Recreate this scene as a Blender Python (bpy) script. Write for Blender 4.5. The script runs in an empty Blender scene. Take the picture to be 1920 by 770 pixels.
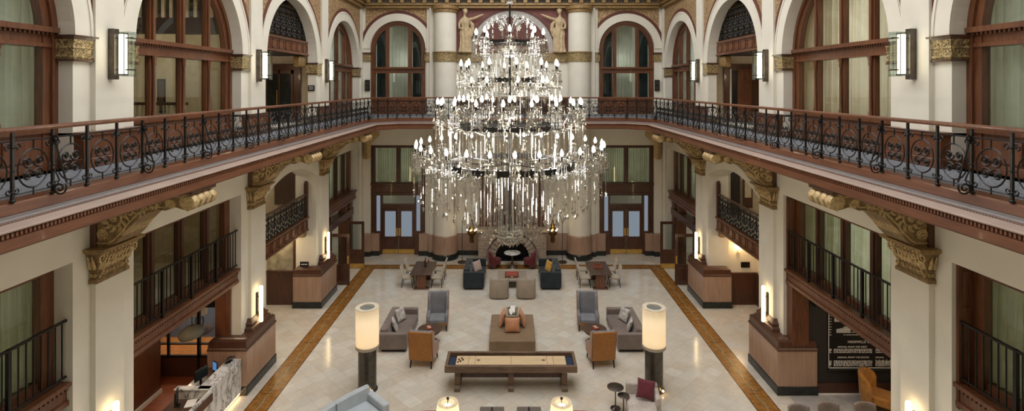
import bpy, bmesh, math, random
from mathutils import Matrix, Vector
PI = math.pi
RNG = random.Random(11)
SC = bpy.context.scene
COL = SC.collection
sin, cos = math.sin, math.cos

# ------------------------------------------------------------------ helpers
class MB:
    def __init__(s, M=None):
        s.v = []; s.f = []; s.M = M
    def add(s, vs, fs):
        b = len(s.v)
        if s.M is None: s.v.extend(tuple(p) for p in vs)
        else: s.v.extend(tuple(s.M @ Vector(p)) for p in vs)
        s.f.extend(tuple(i + b for i in f) for f in fs)
        return s
    def box(s, x0, x1, y0, y1, z0, z1):
        return s.add([(x0,y0,z0),(x1,y0,z0),(x1,y1,z0),(x0,y1,z0),(x0,y0,z1),(x1,y0,z1),(x1,y1,z1),(x0,y1,z1)],
                     [(0,3,2,1),(4,5,6,7),(0,1,5,4),(1,2,6,5),(2,3,7,6),(3,0,4,7)])
    def prism(s, poly, a, b, ax='z'):
        n = len(poly)
        m = {'x': lambda p,t:(t,p[0],p[1]), 'y': lambda p,t:(p[0],t,p[1]), 'z': lambda p,t:(p[0],p[1],t)}[ax]
        vs = [m(p,a) for p in poly] + [m(p,b) for p in poly]
        fs = [tuple(range(n))[::-1], tuple(range(n,2*n))] + [(i,(i+1)%n,n+(i+1)%n,n+i) for i in range(n)]
        return s.add(vs, fs)
    def ring(s, uc, vc, r0, r1, w0, w1, a0=0, a1=PI, n=24):
        # part of an annulus in the first two coordinates, extruded along the third
        vs = []
        for i in range(n+1):
            a = a0 + (a1-a0)*i/n
            for r in (r0, r1):
                for w in (w0, w1): vs.append((uc + r*cos(a), vc + r*sin(a), w))
        fs = []
        for i in range(n):
            b = 4*i; c = b+4
            fs += [(b,c,c+2,b+2),(b+1,b+3,c+3,c+1),(b,b+1,c+1,c),(b+2,c+2,c+3,b+3)]
        fs += [(0,2,3,1),(4*n,4*n+1,4*n+3,4*n+2)]
        return s.add(vs, fs)
    def lathe(s, prof, n=24, c=(0,0,0), cap=True):
        vs = []; fs = []
        for r, z in prof:
            for k in range(n):
                a = 2*PI*k/n; vs.append((c[0]+r*cos(a), c[1]+r*sin(a), c[2]+z))
        for i in range(len(prof)-1):
            for k in range(n):
                k2 = (k+1)%n
                fs.append((i*n+k, i*n+k2, (i+1)*n+k2, (i+1)*n+k))
        if cap:
            fs.append(tuple(range(n))[::-1]); fs.append(tuple(range((len(prof)-1)*n, len(prof)*n)))
        return s.add(vs, fs)
    def tube(s, pts, r, n=6, closed=False):
        pts = [Vector(p) for p in pts]; m = len(pts)
        rs = r if isinstance(r, (list, tuple)) else [r]*m
        vs = []; fs = []
        up = None
        for i, p in enumerate(pts):
            if closed: t = pts[(i+1)%m] - pts[i-1]
            else: t = pts[min(i+1,m-1)] - pts[max(i-1,0)]
            if t.length < 1e-9: t = Vector((0,0,1))
            t.normalize()
            if up is None:
                up = Vector((0,0,1)) if abs(t.z) < .9 else Vector((1,0,0))
            x = up - t*up.dot(t)
            if x.length < 1e-6: x = t.orthogonal()
            x.normalize(); up = x; y = t.cross(x)
            for k in range(n):
                a = 2*PI*k/n; vs.append(p + (x*cos(a) + y*sin(a))*rs[i])
        for i in range(m if closed else m-1):
            j = (i+1)%m
            for k in range(n):
                k2 = (k+1)%n; fs.append((i*n+k, i*n+k2, j*n+k2, j*n+k))
        if not closed:
            fs.append(tuple(range(n))[::-1]); fs.append(tuple(range((m-1)*n, m*n)))
        return s.add(vs, fs)
    def ball(s, c, rx, ry=None, rz=None, n=12, m=8):
        ry = rx if ry is None else ry; rz = rx if rz is None else rz
        vs = [(c[0],c[1],c[2]-rz)]; fs = []
        for i in range(1, m):
            a = -PI/2 + PI*i/m
            for k in range(n):
                b = 2*PI*k/n; vs.append((c[0]+rx*cos(a)*cos(b), c[1]+ry*cos(a)*sin(b), c[2]+rz*sin(a)))
        vs.append((c[0],c[1],c[2]+rz)); t = len(vs)-1
        for k in range(n):
            k2 = (k+1)%n
            fs.append((0,1+k2,1+k)); fs.append((t,1+(m-2)*n+k,1+(m-2)*n+k2))
            for i in range(m-2): fs.append((1+i*n+k,1+i*n+k2,1+(i+1)*n+k2,1+(i+1)*n+k))
        return s.add(vs, fs)
    def octa(s, c, r, h, h2=None):
        h2 = h if h2 is None else h2
        x,y,z = c
        return s.add([(x+r,y,z),(x,y+r,z),(x-r,y,z),(x,y-r,z),(x,y,z+h),(x,y,z-h2)],
                     [(0,1,4),(1,2,4),(2,3,4),(3,0,4),(1,0,5),(2,1,5),(3,2,5),(0,3,5)])
    def grid(s, fn, nu, nv, cu=False, cv=False):
        vs = []; fs = []
        U = nu if cu else nu+1; V = nv if cv else nv+1
        for i in range(U):
            for j in range(V): vs.append(fn(i/nu, j/nv))
        for i in range(nu):
            for j in range(nv):
                a=i%U; b=(i+1)%U; c=j%V; d=(j+1)%V
                fs.append((a*V+c, b*V+c, b*V+d, a*V+d))
        return s.add(vs, fs)
    def sweep(s, frames, prof):
        # frames: list of (origin, xaxis, yaxis); prof: closed 2D polygon
        n = len(prof); m = len(frames); vs = []; fs = []
        for o, x, y in frames:
            for p in prof: vs.append(Vector(o) + Vector(x)*p[0] + Vector(y)*p[1])
        for i in range(m-1):
            for k in range(n):
                k2=(k+1)%n; fs.append((i*n+k,i*n+k2,(i+1)*n+k2,(i+1)*n+k))
        fs.append(tuple(range(n))[::-1]); fs.append(tuple(range((m-1)*n,m*n)))
        return s.add(vs, fs)

def mesh_of(name, mb, smooth=None):
    me = bpy.data.meshes.new(name)
    me.from_pydata(mb.v, [], mb.f)
    bm = bmesh.new(); bm.from_mesh(me)
    bmesh.ops.recalc_face_normals(bm, faces=bm.faces)
    bm.to_mesh(me); bm.free()
    if smooth:
        for p in me.polygons: p.use_smooth = True
        me.set_sharp_from_angle(angle=math.radians(smooth))
    me.update()
    return me

def obj(name, mb, mat, parent=None, smooth=None, bevel=0, seg=2, loc=None, rot=None):
    me = mb if isinstance(mb, bpy.types.Mesh) else mesh_of(name, mb, smooth or (35 if bevel else None))
    if mat is not None and not me.materials: me.materials.append(mat)
    o = bpy.data.objects.new(name, me); COL.objects.link(o)
    if parent is not None: o.parent = parent
    if loc is not None: o.location = loc
    if rot is not None: o.rotation_euler = rot
    if bevel:
        b = o.modifiers.new('bevel', 'BEVEL'); b.width = bevel; b.segments = seg; b.limit_method = 'ANGLE'
        b.angle_limit = math.radians(40)
    return o

def tag(o, label, cat, group=None, kind=None):
    o['label'] = label; o['category'] = cat
    if group: o['group'] = group
    if kind: o['kind'] = kind
    return o

def thing(name, label, cat, loc=(0,0,0), rotz=0, group=None, kind=None):
    o = bpy.data.objects.new(name, None); COL.objects.link(o)
    o.empty_display_size = .1
    o.location = loc; o.rotation_euler = (0,0,rotz)
    return tag(o, label, cat, group, kind)

def dup(root, label=None, loc=None, rotz=None, group=None, scale=None):
    def cp(o, par):
        c = o.copy(); COL.objects.link(c)
        if par is not None: c.parent = par
        for ch in list(o.children): cp(ch, c)
        return c
    r = cp(root, None)
    if label: r['label'] = label
    if group: r['group'] = group
    if loc is not None: r.location = loc
    if rotz is not None: r.rotation_euler = (0,0,rotz)
    if scale is not None: r.scale = scale
    return r

NUM = {}
def numbered(base):
    NUM[base] = NUM.get(base, 0) + 1
    return '%s_%d' % (base, NUM[base])
def trim(mb, mat, label, smooth=None, bevel=0, cat='trim'):
    return tag(obj(numbered('trim'), mb, mat, smooth=smooth, bevel=bevel), label, cat, kind='structure')
def struct(name, mb, mat, label, cat, smooth=None, bevel=0):
    return tag(obj(name, mb, mat, smooth=smooth, bevel=bevel), label, cat, kind='structure')

# side frame: (u, v, w) -> (s*(8.1+w), u, v) ; far frame: (u, v, w) -> (u, 29+w, v)
XP = 8.1; YF = 29.0
def SIDE(s): return Matrix(((0,0,s,s*XP),(1,0,0,0),(0,1,0,0),(0,0,0,1)))
FAR = Matrix(((1,0,0,0),(0,0,1,YF),(0,1,0,0),(0,0,0,1)))
SN = {-1:'left', 1:'right'}

# ------------------------------------------------------------------ materials
def lin(c):
    return tuple(((x/255)/12.92 if x/255 <= .04045 else ((x/255+.055)/1.055)**2.4) for x in c) + (1,)
MATS = {}
class NT:
    def __init__(s, name):
        s.m = bpy.data.materials.new(name); s.m.use_nodes = True
        s.t = s.m.node_tree; s.t.nodes.clear()
        s.out = s.n('ShaderNodeOutputMaterial')
    def n(s, typ, **kw):
        x = s.t.nodes.new(typ)
        for k, v in kw.items(): setattr(x, k, v)
        return x
    def l(s, a, b): s.t.links.new(a, b)
    def coord(s, scale=(1,1,1), rot=(0,0,0), kind='Object'):
        c = s.n('ShaderNodeTexCoord'); m = s.n('ShaderNodeMapping')
        m.inputs['Scale'].default_value = scale; m.inputs['Rotation'].default_value = rot
        s.l(c.outputs[kind], m.inputs['Vector']); return m.outputs['Vector']
    def noise(s, vec, scale=5, detail=3, rough=.5, dist=0):
        x = s.n('ShaderNodeTexNoise'); s.l(vec, x.inputs['Vector'])
        x.inputs['Scale'].default_value = scale; x.inputs['Detail'].default_value = detail
        x.inputs['Roughness'].default_value = rough; x.inputs['Distortion'].default_value = dist
        return x.outputs['Fac']
    def ramp(s, fac, stops):
        x = s.n('ShaderNodeValToRGB'); s.l(fac, x.inputs['Fac'])
        e = x.color_ramp.elements
        while len(e) < len(stops): e.new(.5)
        for i, (p, c) in enumerate(stops): e[i].position = p; e[i].color = lin(c) if len(c)==3 else c
        return x.outputs['Color']
    def math(s, op, a, b=None, c=None):
        x = s.n('ShaderNodeMath', operation=op)
        for i, v in enumerate((a,b,c)):
            if v is None: continue
            if isinstance(v, (int,float)): x.inputs[i].default_value = v
            else: s.l(v, x.inputs[i])
        return x.outputs[0]
    def mix(s, fac, a, b, blend='MIX'):
        x = s.n('ShaderNodeMix', data_type='RGBA', blend_type=blend)
        for i, v in ((0,fac),(6,a),(7,b)):
            if isinstance(v, (int,float)): x.inputs[i].default_value = v
            elif isinstance(v, tuple): x.inputs[i].default_value = lin(v) if len(v)==3 else v
            else: s.l(v, x.inputs[i])
        return x.outputs[2]
    def bsdf(s, col=None, rough=.5, metal=0, spec=.5, bump=None, bstr=.3, bdist=.02, sheen=0, coat=0):
        b = s.n('ShaderNodeBsdfPrincipled')
        if col is not None:
            if isinstance(col, tuple): b.inputs['Base Color'].default_value = lin(col) if len(col)==3 else col
            else: s.l(col, b.inputs['Base Color'])
        if isinstance(rough,(int,float)): b.inputs['Roughness'].default_value = rough
        else: s.l(rough, b.inputs['Roughness'])
        b.inputs['Metallic'].default_value = metal
        b.inputs['Specular IOR Level'].default_value = spec
        b.inputs['Sheen Weight'].default_value = sheen
        b.inputs['Coat Weight'].default_value = coat
        if bump is not None:
            k = s.n('ShaderNodeBump'); k.inputs['Strength'].default_value = bstr; k.inputs['Distance'].default_value = bdist
            s.l(bump, k.inputs['Height']); s.l(k.outputs[0], b.inputs['Normal'])
        s.l(b.outputs[0], s.out.inputs[0]); s.b = b
        return b

def plain(name, col, rough=.5, metal=0, spec=.5, var=.06, scale=6, bstr=0):
    t = NT(name); v = t.coord()
    f = t.noise(v, scale, 4)
    lo = tuple(max(0,c*(1-var)) for c in col); hi = tuple(min(255,c*(1+var)) for c in col)
    t.bsdf(t.ramp(f, [(.3,lo),(.7,hi)]), rough, metal, spec, bump=f if bstr else None, bstr=bstr)
    MATS[name] = t.m; return t.m
def wood(name, dark, light, scale=(14,14,1.2), rough=.35, coat=.15):
    t = NT(name); v = t.coord(scale)
    f = t.noise(v, 1.6, 6, .6, .6); g = t.noise(t.coord((1,1,1)), .7, 2)
    c = t.mix(.35, t.ramp(f, [(.3,dark),(.72,light)]), t.ramp(g, [(.3,dark),(.7,light)]))
    t.bsdf(c, rough, bump=f, bstr=.05, coat=coat)
    MATS[name] = t.m; return t.m
def fabric(name, a, b, scale=60, rough=.85, sheen=.2):
    t = NT(name); v = t.coord()
    f = t.noise(v, scale, 3); g = t.noise(v, 3, 3)
    c = t.mix(.5, t.ramp(f, [(.35,a),(.65,b)]), t.ramp(g, [(.3,a),(.7,b)]))
    t.bsdf(c, rough, sheen=sheen, spec=.25, bump=f, bstr=.15)
    MATS[name] = t.m; return t.m
def emis(name, col, strength):
    t = NT(name); e = t.n('ShaderNodeEmission'); e.inputs[0].default_value = lin(col); e.inputs[1].default_value = strength
    t.l(e.outputs[0], t.out.inputs[0]); MATS[name] = t.m; return t.m

CREAM = plain('cream_paint', (226,220,205), .55, var=.02, scale=1.5)
PALE = plain('pale_paint', (228,222,209), .5, var=.02, scale=1.5)
TAN = plain('tan_plaster', (204,188,160), .7, var=.04)
MAROON = plain('maroon_paint', (122,72,66), .6, var=.08, scale=3)
REDBAND = plain('red_brown_paint', (98,52,42), .5, var=.08)
MAHOG = wood('mahogany', (70,40,25), (130,81,52))
MAHOG_D = wood('dark_mahogany', (52,31,22), (102,66,47))
FASCIA = wood('fascia_wood', (86,50,33), (130,83,57), (14,.9,14))
WALNUT = wood('walnut', (58,42,34), (104,80,64), (9,1.5,9), .4)
WALNUT_X = wood('rustic_wood', (80,62,48), (140,112,90), (1.6,9,9), .5, 0)
PINK = wood('pink_marble', (150,120,100), (184,152,129), (7,7,.7), .25, .1)
BLACKST = plain('black_marble', (34,38,36), .2, var=.2)
IRON = plain('wrought_iron', (42,40,38), .42, .6, var=.15)
BLACK = plain('black_metal', (28,26,25), .4, .3)
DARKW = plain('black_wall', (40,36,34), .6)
CARPET = plain('grey_carpet', (120,122,126), .95, spec=.1, var=.25, scale=22)
GREYFL = plain('grey_floor', (168,162,156), .6, var=.08, scale=4)
LEDGEG = plain('grey_ledge', (124,116,112), .5, var=.05)
LEDGEC = plain('rose_ledge', (178,156,143), .45, var=.04, scale=2)
BRASS = plain('brass', (220,178,96), .38, .7, var=.08)
BRASSD = plain('aged_brass', (112,88,52), .32, 1, var=.2)
BRONZE = plain('bronze_metal', (98,90,82), .35, .85, var=.15)
STEEL = plain('brushed_metal', (92,88,82), .32, 1, var=.12)
ORANGEW = wood('orange_floorboards', (124,60,34), (176,96,60), (1,9,1), .35)
WHITE = plain('white_ceramic', (236,234,228), .4, var=.02)
GREEN = plain('moss_green', (58,66,40), .8, var=.35, scale=30)

def gold_mat(name, dark, light, scale=9):
    t = NT(name); v = t.coord()
    vo = t.n('ShaderNodeTexVoronoi', feature='SMOOTH_F1'); vo.inputs['Scale'].default_value = scale
    vo.inputs['Randomness'].default_value = .75
    nz = t.n('ShaderNodeTexNoise'); nz.inputs['Scale'].default_value = scale*.6; t.l(v, nz.inputs['Vector'])
    dv = t.n('ShaderNodeMix', data_type='VECTOR'); dv.inputs[0].default_value = .16
    t.l(v, dv.inputs[4]); t.l(nz.outputs['Color'], dv.inputs[5]); t.l(dv.outputs[1], vo.inputs['Vector'])
    wv = t.math('SINE', t.math('MULTIPLY', vo.outputs['Distance'], 22))
    h = t.math('MULTIPLY_ADD', wv, .5, .5)
    t.bsdf(t.ramp(h, [(.15,dark),(.75,light)]), .45, .3, .5, bump=h, bstr=.5, bdist=.02)
    MATS[name] = t.m; return t.m
GOLDR = plain('relief_gilding', (186,160,114), .45, .25, var=.16, scale=14)
GOLDK = plain('dull_gilding_ground', (132,108,72), .6, .1, var=.2, scale=10)
GOLD = gold_mat('gilded_plaster', (116,96,64), (188,164,122), 15)
GOLDB = gold_mat('bright_gilding', (108,90,58), (190,166,118), 17)
GOLDP = gold_mat('gilded_scroll_panel', (142,108,78), (196,168,124), 11)
GOLDS = plain('smooth_gilding', (146,118,76), .42, .3, var=.15, scale=12)
STATUE = plain('gilded_statue', (188,166,130), .6, .05, var=.12, scale=6)

def glass_mat(name, tint=(235,240,238), gloss=1.0, rough=0.0):
    t = NT(name)
    tr = t.n('ShaderNodeBsdfTransparent'); tr.inputs[0].default_value = lin(tint)
    gl = t.n('ShaderNodeBsdfGlossy'); gl.inputs['Roughness'].default_value = rough
    fr = t.n('ShaderNodeLayerWeight'); fr.inputs[0].default_value = .5
    fz = t.math('MULTIPLY_ADD', t.math('POWER', fr.outputs['Facing'], 4.0), .8*gloss, .035)
    mx = t.n('ShaderNodeMixShader')
    t.l(fz, mx.inputs[0]); t.l(tr.outputs[0], mx.inputs[1]); t.l(gl.outputs[0], mx.inputs[2])
    t.l(mx.outputs[0], t.out.inputs[0]); MATS[name] = t.m; return t.m
GLASS = glass_mat('window_glass')
def crystal_mat():
    t = NT('cut_crystal')
    tr = t.n('ShaderNodeBsdfTransparent'); tr.inputs[0].default_value = (.81,.805,.785,1)
    gl = t.n('ShaderNodeBsdfGlossy'); gl.inputs['Roughness'].default_value = .04; gl.inputs[0].default_value = (.8,.785,.745,1)
    df = t.n('ShaderNodeBsdfTranslucent'); df.inputs[0].default_value = (.95,.95,.93,1)
    a = t.n('ShaderNodeMixShader'); a.inputs[0].default_value = .05
    b = t.n('ShaderNodeMixShader'); b.inputs[0].default_value = .40
    t.l(gl.outputs[0], a.inputs[1]); t.l(df.outputs[0], a.inputs[2])
    t.l(tr.outputs[0], b.inputs[1]); t.l(a.outputs[0], b.inputs[2]); t.l(b.outputs[0], t.out.inputs[0])
    return t.m
CRYSTAL = crystal_mat()

def floor_mat():
    t = NT('marble_tile_floor'); T = .457
    v = t.coord((1/T,1/T,1), (0,0,PI/4))
    sp = t.n('ShaderNodeSeparateXYZ'); t.l(v, sp.inputs[0])
    fx = t.math('FRACT', sp.outputs[0]); fy = t.math('FRACT', sp.outputs[1])
    cx = t.math('FLOOR', sp.outputs[0]); cy = t.math('FLOOR', sp.outputs[1])
    cb = t.n('ShaderNodeCombineXYZ'); t.l(cx, cb.inputs[0]); t.l(cy, cb.inputs[1])
    wn = t.n('ShaderNodeTexWhiteNoise', noise_dimensions='2D'); t.l(cb.outputs[0], wn.inputs['Vector'])
    c = t.ramp(wn.outputs['Value'], [(0,(200,189,172)),(.3,(214,206,191)),(.55,(206,192,173)),(.8,(204,200,190)),(1,(222,216,204))])
    nz = t.noise(t.coord((1,1,1)), 2.4, 6, .6, 1.2)
    c = t.mix(.35, c, t.ramp(nz, [(.3,(188,176,156)),(.7,(224,218,206))]))
    ex = t.math('ABSOLUTE', t.math('SUBTRACT', fx, .5)); ey = t.math('ABSOLUTE', t.math('SUBTRACT', fy, .5))
    g = t.math('GREATER_THAN', t.math('MAXIMUM', ex, ey), .492)
    c = t.mix(t.math('MULTIPLY', g, .55), c, (150,136,116))
    t.bsdf(c, .13, spec=.5)
    return t.m
FLOOR = floor_mat()
def border_mat():
    t = NT('mosaic_border'); v = t.coord()
    sp = t.n('ShaderNodeSeparateXYZ'); t.l(v, sp.inputs[0]); x, y = sp.outputs[0], sp.outputs[1]
    base = t.ramp(t.noise(v, 6, 5, .6), [(.3,(112,74,30)),(.7,(164,112,50))])
    ax = t.math('ABSOLUTE', x)
    s1 = t.math('MULTIPLY', t.math('SINE', t.math('MULTIPLY', y, 2*PI/.8)), .022)
    vine = t.math('LESS_THAN', t.math('ABSOLUTE', t.math('SUBTRACT', x, s1)), .017)
    s2 = t.math('MULTIPLY', t.math('SINE', t.math('MULTIPLY', y, 2*PI/.4)), .12)
    leaf = t.math('LESS_THAN', t.math('ABSOLUTE', t.math('SUBTRACT', ax, t.math('ABSOLUTE', s2))), .015)
    per = t.math('ABSOLUTE', t.math('SUBTRACT', t.math('FRACT', t.math('DIVIDE', y, 1.6)), .5))
    bar = t.math('MULTIPLY', t.math('GREATER_THAN', per, .425), t.math('LESS_THAN', t.math('ABSOLUTE', t.math('SUBTRACT', per, .45)), .008))
    bar = t.math('MULTIPLY', bar, t.math('LESS_THAN', ax, .2))
    gate = t.math('LESS_THAN', t.math('FRACT', t.math('DIVIDE', y, .8)), .72)
    c = t.mix(t.math('MULTIPLY', vine, .8), base, (150,142,104))
    c = t.mix(t.math('MULTIPLY', t.math('MULTIPLY', leaf, gate), .75), c, (136,122,84))
    c = t.mix(t.math('MULTIPLY', bar, .8), c, (70,36,20))
    ck = t.math('LESS_THAN', t.math('FRACT', t.math('DIVIDE', y, .12)), .8)
    edge = t.math('MULTIPLY', t.math('GREATER_THAN', ax, .30), ck)
    c = t.mix(t.math('MULTIPLY', edge, .85), c, (58,38,28))
    t.bsdf(c, .25)
    return t.m
BORDER = border_mat()
def marble_white():
    t = NT('veined_marble'); v = t.coord((1,1.2,.55), (.6,0,0))
    nz = t.noise(v, 1.5, 9, .62, .9)
    c = t.ramp(nz, [(.38,(226,224,220)),(.45,(212,210,206)),(.485,(196,194,190)),(.5,(84,84,84)),(.512,(190,188,184)),(.56,(222,220,215)),(.7,(232,230,226))])
    t.bsdf(c, .2); return t.m
MARBLE = marble_white()
def stone_mat():
    t = NT('rough_stone_courses'); v = t.coord((1,1,1), (PI/2,0,0))
    b = t.n('ShaderNodeTexBrick'); t.l(v, b.inputs['Vector']); b.inputs['Scale'].default_value = 1
    b.inputs['Brick Width'].default_value = .36; b.inputs['Row Height'].default_value = .085; b.inputs['Mortar Size'].default_value = .012
    b.inputs['Color1'].default_value = lin((172,157,138)); b.inputs['Color2'].default_value = lin((142,127,110)); b.inputs['Mortar'].default_value = lin((110,94,80))
    nz = t.noise(v, 14, 5)
    t.bsdf(t.mix(.35, b.outputs['Color'], t.ramp(nz, [(.3,(120,104,90)),(.7,(206,190,172))])), .85, bump=b.outputs['Fac'], bstr=-.6)
    return t.m
STONE = stone_mat()
def curtain_mat(name, a, b):
    t = NT(name); v = t.coord((1,1,1)); f = t.noise(v, 2, 3)
    c = t.ramp(f, [(.3,a),(.7,b)])
    d = t.n('ShaderNodeBsdfDiffuse'); tl = t.n('ShaderNodeBsdfTranslucent'); m = t.n('ShaderNodeMixShader'); m.inputs[0].default_value = .55
    t.l(c, d.inputs[0]); t.l(c, tl.inputs[0]); t.l(d.outputs[0], m.inputs[1]); t.l(tl.outputs[0], m.inputs[2]); t.l(m.outputs[0], t.out.inputs[0])
    MATS[name] = t.m; return t.m
CURT = curtain_mat('sheer_cream_curtain', (214,216,202), (230,230,218))
CURTW = curtain_mat('sheer_warm_curtain', (226,210,182), (238,224,198))
CURTG = curtain_mat('pale_green_curtain', (196,198,170), (214,214,190))
CURTB = curtain_mat('dark_blue_curtain', (58,70,72), (76,90,92))
GREYSOFA = fabric('grey_velvet', (104,92,86), (136,122,114))
GREYCH = fabric('slate_fabric', (108,108,112), (142,142,146))
LTGREY = fabric('light_grey_fabric', (168,176,182), (194,200,204))
DARKVEL = fabric('midnight_velvet', (26,32,36), (48,56,60))
TAUPEC = fabric('warm_taupe_fabric', (142,128,112), (168,153,136))
TAUPE = fabric('taupe_fabric', (160,142,120), (184,166,144))
TAUPEL = fabric('taupe_leather', (120,98,74), (142,118,90), 40, .5)
CREAMF = fabric('oatmeal_fabric', (168,156,138), (194,182,163))
ORLEATH = fabric('amber_leather', (142,92,42), (174,118,60), 25, .45)
TANLEATH = fabric('tan_leather', (176,118,82), (204,146,108), 25, .5)
BURG = fabric('burgundy_leather', (78,26,30), (112,44,46), 25, .4)
WINE = fabric('wine_velvet', (86,34,44), (118,56,66))
PINKF = fabric('dusty_pink_fabric', (166,140,130), (196,172,160))
YELF = fabric('ochre_print', (150,104,30), (226,176,76), 14)
PRINT = fabric('grey_white_print', (112,104,100), (222,216,208), 12)
TWEED = fabric('woven_tweed', (164,152,142), (212,202,192), 22)
MUSTARD = fabric('mustard_velvet', (150,100,44), (196,138,66), 8)
GREYLEA = fabric('grey_leather', (116,104,96), (150,136,126), 30, .45)
DKLEA = fabric('charcoal_leather', (92,84,76), (118,108,98), 30, .45)
RUST = fabric('rust_velvet', (134,52,36), (170,74,52))
BULB = emis('bulb_glow', (255,238,208), 24)
TUBE = emis('sconce_glow', (255,240,208), 6)
TUBEW = emis('warm_sconce_glow', (255,222,166), 9)
LED = emis('led_glow', (255,206,140), 9)
FROST = emis('frosted_daylight_pane', (184,198,214), .42)
def shade_mat():
    t = NT('lit_shade'); tl = t.n('ShaderNodeBsdfTranslucent'); tl.inputs[0].default_value = lin((255,246,226))
    df = t.n('ShaderNodeBsdfDiffuse'); df.inputs[0].default_value = lin((236,226,208))
    m = t.n('ShaderNodeMixShader'); m.inputs[0].default_value = .45
    t.l(tl.outputs[0], m.inputs[1]); t.l(df.outputs[0], m.inputs[2]); t.l(m.outputs[0], t.out.inputs[0])
    return t.m
SHADE = shade_mat()
def lamp(name, typ, loc, energy, col=(255,236,208), size=.1, rot=None, sy=None):
    d = bpy.data.lights.new(name, typ); d.energy = energy; d.color = lin(col)[:3]
    if typ == 'AREA':
        d.shape = 'RECTANGLE'; d.size = size; d.size_y = sy or size
    else: d.shadow_soft_size = size
    o = bpy.data.objects.new(name, d); COL.objects.link(o); o.location = loc
    if rot: o.rotation_euler = rot
    return o
SKY_W, EXPO, ROOM_K, CH_W = 2250, 0, 1.6, 100
# ------------------------------------------------------------------ setting
PIER = [4.57, 10.75, 16.93, 23.11]
BAYS = {'A': (7.66, 2.29), 'B': (13.84, 2.29), 'C': (20.02, 2.29), 'D': (26.06, 2.2)}
EDGES = {'A': (4.95, 10.37), 'B': (11.13, 16.55), 'C': (17.31, 22.73), 'D': (23.49, 28.64)}
ORD = {10.75:'nearest', 16.93:'middle', 23.11:'farthest', 29.0:'corner'}
BAYN = {'A':'nearest', 'B':'second', 'C':'third', 'D':'farthest'}
ZF = 7.64           # gallery floor
ZS = 10.14          # arch spring
ZC = 13.4           # cornice

struct('floor', MB().box(-13, 13, -6, 29.4, -.3, 0), FLOOR, 'polished cream marble tile floor laid on the diagonal', 'floor')
struct('floor_reception', MB().box(-12.7, -8.45, 9, 16.9, 0, .006), ORANGEW, 'orange brown floorboards behind the reception counter', 'floor')
struct('floor_lounge', MB().box(8.2, 12.7, 9, 15.9, 0, .006), GREYFL, 'grey floor of the side lounge below the timetable board', 'floor')
for s in (-1, 1):
    o = obj(numbered('trim'), MB().box(-.335, .335, 0, 27.38, 0, .004), BORDER, loc=(s*7.265, 0, 0))
    tag(o, 'ochre mosaic floor border along the %s side' % SN[s], 'floor border', kind='structure')
o = obj(numbered('trim'), MB().box(-.325, .325, -6.93, 6.93, 0, .0045), BORDER, loc=(0, 27.055, 0), rot=(0,0,PI/2))
tag(o, 'ochre mosaic floor border across the far end by the fireplace', 'floor border', kind='structure')

def arch_poly(u0, u1, uc, R, zs, z1, n=28):
    p = [(u0, zs), (uc-R, zs)]
    p += [(uc - R*cos(PI*i/n), zs + R*sin(PI*i/n)) for i in range(1, n)]
    return p + [(uc+R, zs), (u1, zs), (u1, z1), (u0, z1)]
def seg_poly(u0, u1, uc, h, zs, zc, z1, n=20):
    r = (h*h + (zc-zs)**2)/(2*(zc-zs)); c0 = zc - r; a = math.asin(h/r)
    p = [(u0, zs)] + [(uc + r*sin(-a + 2*a*i/n), c0 + r*cos(-a + 2*a*i/n)) for i in range(n+1)]
    return p + [(u1, zs), (u1, z1), (u0, z1)]

def rect_loft(mb, levels):
    # levels: (z, u0, u1, w0, w1)
    vs = []; fs = []
    for z, u0, u1, w0, w1 in levels:
        vs += [(u0,z,w0),(u1,z,w0),(u1,z,w1),(u0,z,w1)]
    for i in range(len(levels)-1):
        for k in range(4):
            k2=(k+1)%4; fs.append((4*i+k,4*i+k2,4*i+4+k2,4*i+4+k))
    m = 4*(len(levels)-1)
    fs += [(3,2,1,0),(m,m+1,m+2,m+3)]
    return mb.add(vs, fs)

def spiral(c, r, turns, a0, sgn=1, n=26, ax=(1,0,0), ay=(0,1,0), r_end=.12):
    pts = []
    for i in range(n+1):
        t = i/n; a = a0 + sgn*turns*2*PI*t; rr = r*(1-(1-r_end)*t)
        pts.append(Vector(c) + Vector(ax)*(rr*cos(a)) + Vector(ay)*(rr*sin(a)))
    return pts

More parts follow.
